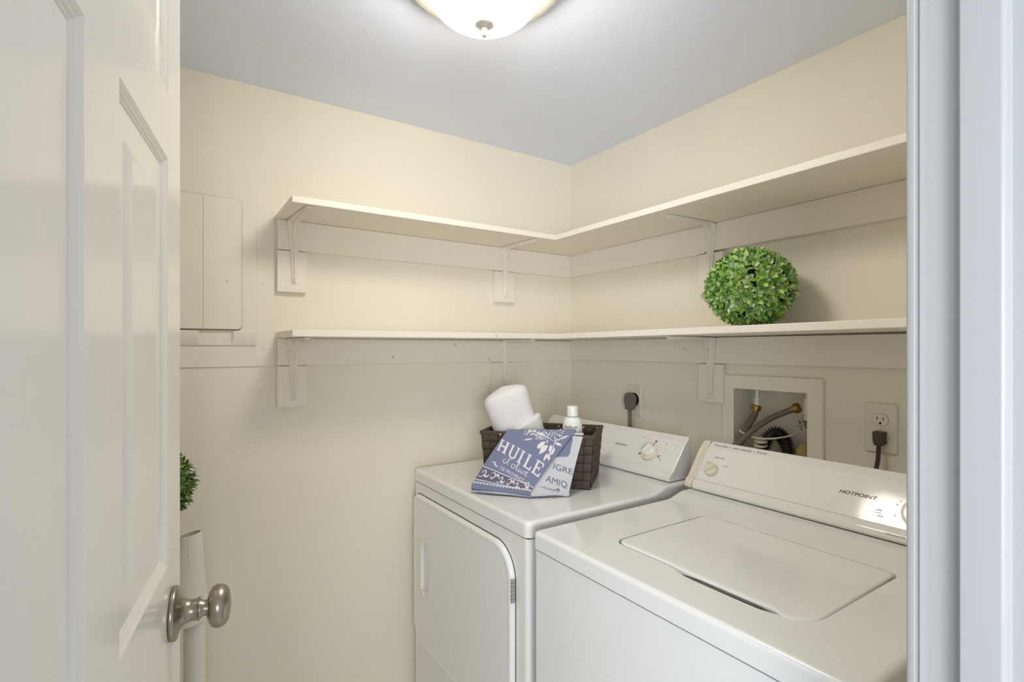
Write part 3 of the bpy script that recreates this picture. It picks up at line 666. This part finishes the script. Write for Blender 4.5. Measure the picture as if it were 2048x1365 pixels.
# ------------------------------------------------------------------ topiary balls
def topiary(name, label, c, r, n, m, leaf_l, pointed, seed, flat=.92):
    random.seed(seed); t = thing(name, label, 'artificial plant', (c[0], c[1], c[2] - r))
    b = MB(); k = 20
    b.loops([[V((c[0] + r * .80 * sin(pi * (i + .5) / k) * cos(2 * pi * j / 24), c[1] + r * .80 * sin(pi * (i + .5) / k) * sin(2 * pi * j / 24), c[2] + r * .80 * flat * cos(pi * (i + .5) / k))) for j in range(24)] for i in range(k)])
    b.build('ball_core', M['core'], t)
    b = MB(); ga = pi * (3 - 5 ** .5)
    for i in range(n):
        z = 1 - 2 * (i + .5) / n; q = (1 - z * z) ** .5; th = ga * i
        d = V((q * cos(th), q * sin(th), z)); d = (d + V([random.gauss(0, .07) for _ in range(3)])).normalized()
        a_ = d.cross(V((0, 0, 1)) if abs(d.z) < .9 else V((1, 0, 0))).normalized(); b_ = d.cross(a_)
        base = r * random.uniform(.80, .89); ph = random.uniform(0, 6.28)
        for k in range(6):
            an = ph + k * 2 * pi / 3 + (pi / 3 if k >= 3 else 0) + random.uniform(-.25, .25)
            tilt = random.uniform(.75, 1.15) if k < 3 else random.uniform(.25, .6)
            ld_ = (d * cos(tilt) + (a_ * cos(an) + b_ * sin(an)) * sin(tilt)).normalized()
            w = ld_.cross(d)
            if w.length < 1e-3: continue
            w.normalize(); nn = w.cross(ld_).normalized()
            L_ = leaf_l * random.uniform(.75, 1.15); wd = L_ * (.22 if pointed else .27); off = base * 1.0 + (0 if k < 3 else .005)
            p0 = V(c) + V((d.x, d.y, d.z * flat)) * off
            def P(s, e, up=0): return p0 + ld_ * (L_ * s) + w * (wd * e) + nn * (L_ * (up - .16 * s * s))
            fold = .07
            b.add([P(0, 0), P(.25, -.72, fold), P(.60, -.95 if not pointed else -.7, fold), P(.86, -.55 if not pointed else -.3, fold * .6), P(1, 0), P(.86, .55 if not pointed else .3, fold * .6), P(.60, .95 if not pointed else .7, fold), P(.25, .72, fold), P(.3, 0, 0), P(.65, 0, 0)],
                  [(0, 1, 8), (0, 8, 7), (1, 2, 9, 8), (8, 9, 6, 7), (2, 3, 4, 9), (9, 4, 5, 6)])
    return t, b.build('foliage', m, t, fix=False, ang=60, wn=False)
topiary('topiary_ball', 'round green boxwood topiary ball on the lower right-wall shelf', (1.335, .826, 1.3955 + .107), .112, 640, M['leaf'], .0205, False, 5)
topiary('topiary_ball', 'dark green leafy ball peeking out behind the open door edge', (-.034, 1.5, 1.006), .088, 330, M['leaf2'], .020, True, 9, 1.0)
# stand behind the door that carries the second ball
t = thing('plant_stand', 'slim white stand hidden behind the open door under leafy ball', 'stand', (-.045, 1.5, 0))
G = Fr((-.045, 1.5, 0), (1, 0, 0), (0, 1, 0))
b = MB(); b.lathe([(.055, .896), (.060, .899), (.060, .909), (.055, .912)], G, 36); b.build('stand_top', M['pvc'], t)
b = MB(); b.lathe([(.012, .02), (.012, .897)], G, 16); b.build('stand_pole', M['pvc'], t)
b = MB(); b.lathe([(.10, 0), (.10, .012), (.03, .022)], G, 36); b.build('stand_base', M['pvc'], t)
# white canvas sleeve on a white column beside it
cx, cy = .047, 1.5
t = thing('fabric_sleeve', 'white canvas tapered sleeve with open top behind the door knob', 'fabric sleeve', (cx, cy, .70))
def ell(rx, ry, z, tilt, n=36, ox=0): return [V((cx + ox + rx * cos(2 * pi * j / n), cy + ry * sin(2 * pi * j / n), z + tilt * cos(2 * pi * j / n))) for j in range(n)]
b = MB(); b.loops([ell(.024, .018, .880, .004), ell(.0255, .020, .874, .004), ell(.029, .024, .82, .003), ell(.034, .030, .76, .0), ell(.037, .034, .735, .006), ell(.0355, .032, .735, .006), ell(.0275, .0225, .82, .003), ell(.0230, .0172, .874, .004), ell(.0225, .0165, .879, .004), ell(.024, .018, .880, .004)], False, False)
b.build('upper_sleeve', M['fabric'], t, ang=60)
b = MB()
for k in range(1): b.tube([V((cx - .004 + .004 * s, cy - .0205 - .010 * s, .868 - .13 * s)) for s in [i / 8 for i in range(9)]], .0009, 6)
b.build('seam', M['fabric'], t)
b = MB(); b.loops([ell(.036, .034, .742, .008), ell(.037, .0355, .738, .008), ell(.038, .037, .70, .003), ell(.038, .037, .667, .005), ell(.036, .035, .667, .005), ell(.035, .033, .736, .008), ell(.036, .034, .742, .008)], False, False); b.build('lower_collar', M['fabric'], t, ang=60)
t = thing('column', 'smooth white round column standing against the back wall behind door', 'column', (.055, 1.5, 0))
b = MB(); G = Fr((.0565, 1.5, 0), (1, 0, 0), (0, 1, 0)); b.lathe([(.0235, 0), (.0235, .72), (.022, .722)], G, 36); b.build('tube', M['pvc'], t)
b = MB(); b.lathe([(.004, 0), (.004, .012), (.001, .013)], Fr((.026, 1.49, .535), (0, 0, 1), (0, 1, 0)), 12); b.build('peg', M['pvc'], t)

# ------------------------------------------------------------------ basket on the dryer
FLc = V((.815, 1.402, 0)); ud = V((.645, -.765, 0)).normalized(); vd = V((.765, .645, 0)).normalized()
BW, BD, BZ0, BZ1 = .3515, .222, .9165, 1.080
BF = Fr(FLc, ud, vd)                                                 # u along the front, v to the back, n up
if BF.n.z < 0: raise SystemExit
t = thing('wicker_basket', 'brown woven strap basket holding towels and bottle on the dryer', 'basket', BF(BW / 2, BD / 2, BZ0))
def taper(u_, v_, z):
    k = .013 * (1 - (z - BZ0) / (BZ1 - BZ0)); cx, cy = BW / 2, BD / 2
    return BF(cx + (u_ - cx) * (1 - k / cx), cy + (v_ - cy) * (1 - k / cy), z)
b = MB()
th_ = .0035
o0 = [(0, 0), (BW, 0), (BW, BD), (0, BD)]; o1 = [(th_, th_), (BW - th_, th_), (BW - th_, BD - th_), (th_, BD - th_)]
b.loops([[taper(x, y, BZ0) for x, y in o0], [taper(x, y, BZ1 - .004) for x, y in o0], [taper(x, y, BZ1 - .004) for x, y in o1], [taper(x, y, BZ0 + .004) for x, y in o1]], True, True)
b.build('basket_core', M['basketd'], t)
def weave(p0, p1, nc, nrow, nrm, sgn):
    b = MB(); zt = BZ1 - .006; zb = BZ0 + .0005
    for i in range(nc):
        for j in range(nrow):
            hor = (i + j) % 2; a0, a1 = i / nc, (i + 1) / nc; z0, z1 = zb + (zt - zb) * j / nrow, zb + (zt - zb) * (j + 1) / nrow
            gx = .0006 / abs(1); N = 5
            def f(u_, v_):
                aa = a0 + (a1 - a0) * (.03 + .94 * u_); z = z0 + (z1 - z0) * (.04 + .92 * v_)
                x = p0[0] + (p1[0] - p0[0]) * aa; y = p0[1] + (p1[1] - p0[1]) * aa
                h = (sin(pi * u_) ** .5 if hor else sin(pi * v_) ** .5) * .0020 + .0006
                e = 0 if (0 < u_ < 1 and 0 < v_ < 1) else -.0008
                return taper(x + nrm[0] * (h + e) * sgn, y + nrm[1] * (h + e) * sgn, z)
            b.grid(f, N, N)
    return b
for nm, p0, p1, nc, nrm in (('front_weave', (0, 0), (BW, 0), 13, (0, -1)), ('back_weave', (0, BD), (BW, BD), 13, (0, 1)), ('side_weave', (0, 0), (0, BD), 8, (-1, 0)), ('side_weave', (BW, 0), (BW, BD), 8, (1, 0))):
    b = weave(p0, p1, nc, 6, nrm, 1)
    q0 = (p0[0] - nrm[0] * th_, p0[1] - nrm[1] * th_); q1 = (p1[0] - nrm[0] * th_, p1[1] - nrm[1] * th_)
    b2 = weave((max(th_, min(BW - th_, q0[0])), max(th_, min(BD - th_, q0[1]))), (max(th_, min(BW - th_, q1[0])), max(th_, min(BD - th_, q1[1]))), nc, 6, nrm, -1)
    b.add(b2.v, b2.f); b.build(nm, M['basket'], t, ang=60)
b = MB(); w_ = .0030
ro = [(-w_, -w_), (BW + w_, -w_), (BW + w_, BD + w_), (-w_, BD + w_)]; ri = [(th_ + w_, th_ + w_), (BW - th_ - w_, th_ + w_), (BW - th_ - w_, BD - th_ - w_), (th_ + w_, BD - th_ - w_)]
b.loops([[BF(x, y, BZ1 - .0115) for x, y in ro], [BF(x, y, BZ1) for x, y in ro], [BF(x, y, BZ1) for x, y in ri], [BF(x, y, BZ1 - .0115) for x, y in ri], [BF(x, y, BZ1 - .0115) for x, y in ro]], False, False); b.build('rim', M['basket'], t, bevel=.002)
for (x, y) in ((.065, -w_), (.250, BD - th_ - w_), (.290, BD - th_ - w_), (.335, BD - th_ - w_), (.205, BD - th_ - w_)):
    MB().box(x - .0018, x + .0018, y - .0008, y + .0004, BZ1 - .0115, BZ1 - .0065, BF).build('rim_staple', M['plate'], t)

# rolled white knit towel leaning in the basket
Rv = V((.8327, -.5537, 0)); Fv = V((.5537, .8327, 0))
base = Fv * 1.705 + Rv * .058 + V((0, 0, .925)); ax = (V((0, 0, 1)) * .951 - Rv * .30).normalized()
tw = thing('rolled_towel', 'white knitted towel rolled up and leaning in the wicker basket', 'towel', base)
def towel_body(name, L_, a_, c_, off, z0, sq=2.6, top=.06, sk=0):
    ur = (Rv - ax * Rv.dot(ax)).normalized(); vr = ax.cross(ur)
    b = MB(); n = 44; Ls = []
    for i in range(25):
        s = i / 24; z = z0 + (L_ - z0) * s
        k = 1.0
        dtop = (L_ - z) / top
        if dtop < 1: k = (1 - (1 - max(dtop, 0)) ** 3) ** .5 if dtop > .0001 else .02
        k *= .97 + .03 * sin(s * 7)
        ring_ = []
        for j in range(n):
            th = 2 * pi * j / n; cc, ss = cos(th), sin(th); rr = (abs(cc) ** sq + abs(ss) ** sq) ** (-1 / sq)
            wob = 1 + .025 * sin(3 * th + s * 2.5) + .018 * sin(5 * th - s * 4)
            x = a_ * rr * cc * k * wob; y = c_ * rr * ss * k * wob
            ring_.append(base + off + ax * (z + sk * x) + ur * x + vr * y)
        Ls.append(ring_)
    b.loops(Ls); return b.build(name, M['knit'], tw, ang=80, sub=1, wn=False)
towel_body('towel_roll', .300, .076, .060, V((0, 0, 0)), .0, sk=.06, top=.045, sq=2.9)
towel_body('outer_fold', .178, .079, .064, Rv * .014 - Fv * .003, .0, sk=.26, top=.016, sq=2.9)

# spray bottle
t = thing('spray_starch_can', 'white spray can with domed shoulder and white cap in the basket', 'spray can', (1.047, 1.236, .9205))
G = Fr((1.047, 1.236, 0), Rv, Fv)
pr = [(.028, .9205), (.031, .924), (.031, 1.086)]
for k in range(1, 10): th = R(90 * k / 10); pr.append((.0135 + .0175 * cos(th) ** .85, 1.086 + .038 * sin(th)))
pr.append((.0135, 1.1255))
b = MB(); b.lathe(pr, G, 48); c_ = b.build('can_body', M['bottle'], t, ang=50)
b = MB(); b.lathe([(.0170, 1.1262), (.0172, 1.1270), (.0170, 1.1560), (.0160, 1.1578), (.013, 1.1582)], G, 40); b.build('cap', M['bottle'], t, ang=40)
vs, fs = text_mesh('faultless', .0155, bold=.0001, sx=.85)
b = MB(); r_ = .0312
def wrap(x, z): th = (x - .008) / r_; return V((1.047, 1.236, 0)) + Rv * (r_ * sin(th)) - Fv * (r_ * cos(th)) + V((0, 0, z))
b.add([wrap(x * 1.0, 1.0965 + y * .8) for x, y in vs], fs); b.build('can_lettering', M['ink'], t, fix=False, smooth=False)

# ------------------------------------------------------------------ printed tea towel draped over the rim
tt = thing('tea_towel', 'blue and white printed tea towel draped over the basket rim', 'tea towel', (.89, 1.22, .93))
A1, B1, C1, D1 = V((.867, 1.33, 1.0845)), V((1.010, 1.176, 1.0935)), V((.852, 1.186, .932)), V((.741, 1.327, .936))
A2, B2, C2, D2 = V((.985, 1.205, 1.0855)), V((1.024, 1.158, 1.0835)), V((.949, 1.135, .928)), V((.850, 1.190, .926))
def surf(c, s, t_, off=0, wave=0):
    A_, B_, C_, D_ = c
    p = A_ * (1 - s) * (1 - t_) + B_ * s * (1 - t_) + C_ * s * t_ + D_ * (1 - s) * t_
    n = ((B_ - A_).cross(D_ - A_)).normalized()
    if n.dot(V((-.5, -.8, .3))) < 0: n = -n
    bulge = .006 * sin(pi * min(1, max(0, t_))) * 1 + wave * sin(2.2 * pi * s + 1.0) * t_
    return p + n * (off + bulge)
T1 = (A1, B1, C1, D1); T2 = (A2, B2, C2, D2)
def cloth(name, c, m, wave, lb, curl=True, lean=0):
    b = MB(); nu, nv = 28, 44; rows_ = []
    back = V((.60, .80, 0))                                          # towards the basket
    for j in range(-6, nv + 15):
        row = []
        for i in range(nu + 1):
            s = i / nu; 
            if j < 0:                                                # over the rim and down inside the basket
                k = -j / 6; p = surf(c, s, 0, 0, wave); p = p + back * (.014 * min(1, k * 1.5)) + V((0, 0, .0012 * sin(pi * min(1, k * 2)) - .045 * max(0, k - .35)))
            elif j <= nv:
                p = surf(c, s, j / nv, 0, wave)
            else:                                                    # folded under at the hem
                k = (j - nv) / 14; p = surf(c, s, 1, 0, wave); ang = min(1, k * 1.8) * pi; zz = min(p.z - .9185, .012) / 2
                p = p + V((-.4, -.6, 0)) * (zz * 1.1 * sin(ang)) + V((0, 0, -1)) * (zz * (1 - cos(ang))) + back * (.05 * max(0, k - .5))
            row.append(p)
        rows_.append(row)
    b.loops(rows_, False, False, closed=False)
    return b.build(name, m, tt, solid=.0014, ang=70, fix=True)
cloth('blue_layer', T1, M['blue'], .0015, '')['label'] = 'blue cotton front layer'
cloth('pale_layer', T2, M['towelw'], .001, '')['label'] = 'pale grey cotton rear layer'
def on(c, off=.0011, wave=.0015): return lambda s, t_: surf(c, s, t_, off, wave)
Q1 = on(T1); Q2 = on(T2, .0014, .001)
def clip(b): return b
# HUILE as block serif letters; letter space: x 0..5 cells, y 0..1 up
def seg_letters():
    H = [[(0, 0), (.30, 0), (.30, .06), (.21, .08), (.21, .44), (.55, .44), (.55, .08), (.46, .06), (.46, 0), (.80, 0), (.80, .06), (.73, .08), (.73, .92), (.80, .94), (.80, 1), (.46, 1), (.46, .94), (.55, .92), (.55, .56), (.21, .56), (.21, .92), (.30, .94), (.30, 1), (0, 1), (0, .94), (.06, .92), (.06, .08), (0, .06)]]
    U = [[(0, 1), (0, .94), (.07, .92), (.07, .30), (.12, .10), (.25, 0), (.52, 0), (.66, .10), (.71, .30), (.71, .92), (.78, .94), (.78, 1), (.48, 1), (.48, .94), (.58, .92), (.58, .30), (.52, .14), (.42, .09), (.34, .09), (.25, .16), (.22, .30), (.22, .92), (.30, .94), (.30, 1)]]
    I = [[(0, 0), (.34, 0), (.34, .06), (.25, .08), (.25, .92), (.34, .94), (.34, 1), (0, 1), (0, .94), (.09, .92), (.09, .08), (0, .06)]]
    L = [[(0, 0), (.66, 0), (.66, .32), (.60, .32), (.52, .10), (.25, .10), (.25, .92), (.34, .94), (.34, 1), (0, 1), (0, .94), (.09, .92), (.09, .08), (0, .06)]]
    E_ = [[(0, 0), (.68, 0), (.70, .32), (.64, .32), (.56, .10), (.25, .10), (.25, .46), (.40, .46), (.44, .36), (.49, .36), (.49, .66), (.44, .66), (.40, .56), (.25, .56), (.25, .90), (.54, .90), (.60, .72), (.66, .72), (.66, 1), (0, 1), (0, .94), (.09, .92), (.09, .08), (0, .06)]]
    return {'H': H, 'U': U, 'I': I, 'L': L, 'E': E_}
LET = seg_letters()
def poly_on(b, poly, fn):
    tr = tessellate_polygon([[V((x, y, 0)) for x, y in poly]]); b.add([fn(x, y) for x, y in poly], [tuple(q) for q in tr])
def dens(poly, st=.12):
    o = []
    for i, p in enumerate(poly):
        q = poly[(i + 1) % len(poly)]; d = math.hypot(q[0] - p[0], q[1] - p[1]); n = max(1, int(d / st))
        for k in range(n): o.append((p[0] + (q[0] - p[0]) * k / n, p[1] + (q[1] - p[1]) * k / n))
    return o
def frame_fn(Q, o, du, dv): return lambda x, y: Q(o[0] + du[0] * x + dv[0] * y, o[1] + du[1] * x + dv[1] * y)
b = MB()
for ch, x0, wd in (('H', 0, .175), ('U', .235, .175), ('I', .455, .19), ('L', .600, .19), ('E', .805, .195)):
    # H bottom-left (.034,.374), E bottom-right (.982,.788); letter height (-.045,-.21)
    for P_ in LET[ch]:
        fn = frame_fn(Q1, (.045 + .930 * x0, .374 + .420 * x0), (.930 * wd / .72, .420 * wd / .72), (-.040, -.205))
        poly_on(b, dens(P_), fn)
b.build('huile_lettering', M['print'], tt, fix=False, smooth=False)
b = MB()
def text_on(b, txt, Q, c, du, dv, **k):
    vs, fs = text_mesh(txt, 1, **k); w = max(x for x, y in vs) - min(x for x, y in vs); h = .7
    fn = frame_fn(Q, c, (du[0] / w, du[1] / w), (dv[0] / h, dv[1] / h)); b.add([fn(x, y) for x, y in vs], fs)
text_on(b, 'DE PROVENCE', Q1, (.535, .770), (.49, .175), (-.012, -.052))
# flourishes either side
def ribbon(b, pts, Q, w):
    P_ = spline([(x, y, 0) for x, y in pts], 8)
    for i in range(len(P_) - 1):
        d = (P_[i + 1] - P_[i]); n = V((-d.y, d.x, 0)).normalized()
        k0 = w * (.35 + .65 * sin(pi * i / (len(P_) - 1))); k1 = w * (.35 + .65 * sin(pi * (i + 1) / (len(P_) - 1)))
        q = [P_[i] + n * k0, P_[i + 1] + n * k1, P_[i + 1] - n * k1, P_[i] - n * k0]; b.add([Q(p.x, p.y) for p in q], [(0, 1, 2, 3)])
ribbon(b, [(.10, .592), (.145, .60), (.185, .645), (.245, .672)], Q1, .010)
ribbon(b, [(.80, .868), (.84, .885), (.875, .875), (.91, .915)], Q1, .008)
b.build('de_provence_lettering', M['print'], tt, fix=False, smooth=False)
# script "d'olive" as ribbons
b = MB()
def scr(pts, o, du, dv, w=.0062): ribbon(b, [(o[0] + du[0] * x + dv[0] * y, o[1] + du[1] * x + dv[1] * y) for x, y in pts], Q1, w)
o_, du_, dv_ = (.265, .585), (.56, .225), (-.035, -.115)
for st in ([(.10, .45), (.03, .50), (0, .25), (.05, 0), (.12, .15), (.16, .5), (.20, 1.05), (.17, .4), (.17, .05), (.22, .1)], [(.25, 1.1), (.265, .9)],
           [(.40, .5), (.33, .45), (.32, .1), (.38, 0), (.44, .15), (.44, .42), (.39, .5), (.47, .45)], [(.49, .3), (.56, .95), (.55, 1.1), (.51, .9), (.51, .1), (.55, 0), (.60, .3)],
           [(.60, .5), (.60, .1), (.63, 0), (.67, .3)], [(.67, .5), (.70, .05), (.73, 0), (.79, .5), (.80, .45)], [(.82, .25), (.90, .35), (.90, .52), (.85, .5), (.83, .2), (.88, 0), (.99, .25)]): scr(st, o_, du_, dv_)
b.build('d_olive_lettering', M['print'], tt, fix=False, smooth=False)
# border: stripes and plum band with scrolls
b = MB()
def band(b, t0a, t0b, t1a, t1b, Q, s0=0, s1=1, n=30):
    for i in range(n):
        s, e = s0 + (s1 - s0) * i / n, s0 + (s1 - s0) * (i + 1) / n
        f0 = lambda x: t0a + (t0b - t0a) * x; f1 = lambda x: t1a + (t1b - t1a) * x
        b.add([Q(s, f0(s)), Q(e, f0(e)), Q(e, f1(e)), Q(s, f1(s))], [(0, 1, 2, 3)])
band(b, .672, .935, .684, .945, on(T1, .0013)); band(b, .893, .985, .905, .993, on(T1, .0013))
for (x, y, sc, fl) in ((.07, .79, 1, 1), (.25, .825, .9, -1), (.40, .865, .8, 1), (.56, .895, .8, -1), (.70, .925, .7, 1), (.86, .955, .6, -1)):
    ribbon(b, [(x - .05 * sc, y + .045 * sc * fl), (x, y + .06 * sc * fl), (x + .045 * sc, y + .01 * fl), (x + .02 * sc, y - .045 * sc * fl), (x - .02 * sc, y - .025 * sc * fl), (x - .005, y + .005)], on(T1, .0015), .009)
    ribbon(b, [(x + .03 * sc, y + .02), (x + .08 * sc, y + .045 * sc * fl + .01), (x + .12 * sc, y + .02)], on(T1, .0015), .016)
for k in range(18):
    s = (k + .5) / 18; ribbon(b, [(s - .022, .935 + .045 * s), (s, .955 + .030 * s), (s + .022, .935 + .045 * s)], on(T1, .0015), .012)
b.build('border_print', M['print'], tt, fix=False, smooth=False)
b = MB(); band(b, .684, .945, .893, .985, on(T1, .0010)); b.build('plum_band', M['blued'], tt, fix=False)['label'] = 'plum coloured band'
# olive branch print
b = MB(); Q = on(T1, .0013)
def leaf_on(b, x, y, an, L_, w):
    c_, s_ = cos(R(an)), sin(R(an)); pts = [(0, 0), (.3, .8), (.6, .9), (1, 0), (.6, -.9), (.3, -.8)]
    b.add([Q(x + c_ * L_ * p - s_ * w * q, y + s_ * L_ * p + c_ * w * q) for p, q in pts], [(0, 1, 2, 3, 4, 5)])
for (x, y, an, L_, w) in ((.86, .17, -35, .13, .022), (.84, .22, 25, .15, .022), (.80, .26, 60, .17, .024), (.74, .27, 95, .16, .024), (.88, .30, 70, .15, .022), (.90, .38, 100, .13, .020), (.84, .40, 75, .15, .022), (.62, .10, -160, .18, .022), (.48, .16, 170, .14, .018), (.90, .45, 60, .09, .018), (.80, .34, 130, .12, .018)):
    leaf_on(b, x, y, an, L_, w)
for (x, y) in ((.66, .27), (.74, .33)):
    b.add([Q(x + .045 * cos(2 * pi * k / 16), y + .062 * sin(2 * pi * k / 16)) for k in range(16)], [tuple(range(16))])
random.seed(11)
for k in range(90):
    x = random.uniform(.28, .86); y = random.uniform(.012, .20) * min(1, (x - .18) * 2.0)
    leaf_on(b, x, y, random.uniform(0, 360), random.uniform(.03, .07), .007)
ribbon(b, [(.76, .10), (.84, .22), (.86, .34), (.90, .48)], Q, .006); ribbon(b, [(.40, .06), (.60, .10), (.80, .20)], Q, .006)
b.build('olive_branch_print', M['print'], tt, fix=False, smooth=False)
# rear layer print
b = MB(); k_ = dict()
text_on(b, 'IGRE', Q2, (.635, .630), (.66, .105), (-.035, -.095), **k_)
text_on(b, 'AMIQ', Q2, (.590, .835), (.66, .120), (-.035, -.100), **k_)
text_on(b, 'E MODENE', Q2, (.42, .935), (.42, .065), (-.01, -.030))
ribbon(b, [(.60, .965), (.68, .945), (.74, .97), (.68, .985)], Q2, .012)
b.build('rear_lettering', M['printg'], tt, fix=False, smooth=False)
b = MB(); poly_on(b, dens([(.02, 0.03), (.48, .03), (.60, .12), (.70, .38), (.64, .42), (.20, .43), (0, .40)], .08), on(T2, .0010, .001)); b.build('blue_patch', M['blue'], tt, fix=False)['label'] = 'blue printed patch'
# folded hem layers peeking out below both layers
def flat_roll(b, P_, w, h, up=V((0, 0, 1))):
    L = []
    for i, p in enumerate(P_):
        d = (P_[min(i + 1, len(P_) - 1)] - P_[max(0, i - 1)]).normalized(); sd = d.cross(up).normalized()
        L.append([p + sd * (w * cos(2 * pi * j / 14)) + up * (h * sin(2 * pi * j / 14) + h) for j in range(14)])
    b.loops(L)
out = V((-.57, -.82, 0))
def hem(name, A_, B_, outd, z, w, h, amp, fr, m, s0=0, s1=1):
    b = MB(); P_ = []
    for i in range(25):
        k = s0 + (s1 - s0) * i / 24; p = A_ + (B_ - A_) * k + out * (outd + amp * sin(fr * k)); P_.append(V((p.x, p.y, z + .0015 * (1 + sin(fr * k * .7)))))
    flat_roll(b, P_, w, h); return b.build(name, m, tt, ang=80)
hem('folded_hem', D1, C1, -.004, .9155, .012, .0030, .003, 5.0, M['towelw'], -.0, 1.0)
hem('folded_hem', D1, C1, .003, .9155, .007, .0022, .003, 6.0, M['blue'], .10, 1.03)
hem('folded_hem', D2, C2, -.006, .9160, .012, .0036, .003, 7.0, M['towelw'], .0, .97)
hem('folded_hem', D2, C2, .000, .9155, .007, .0020, .002, 5.0, M['blue'], .05, .95)
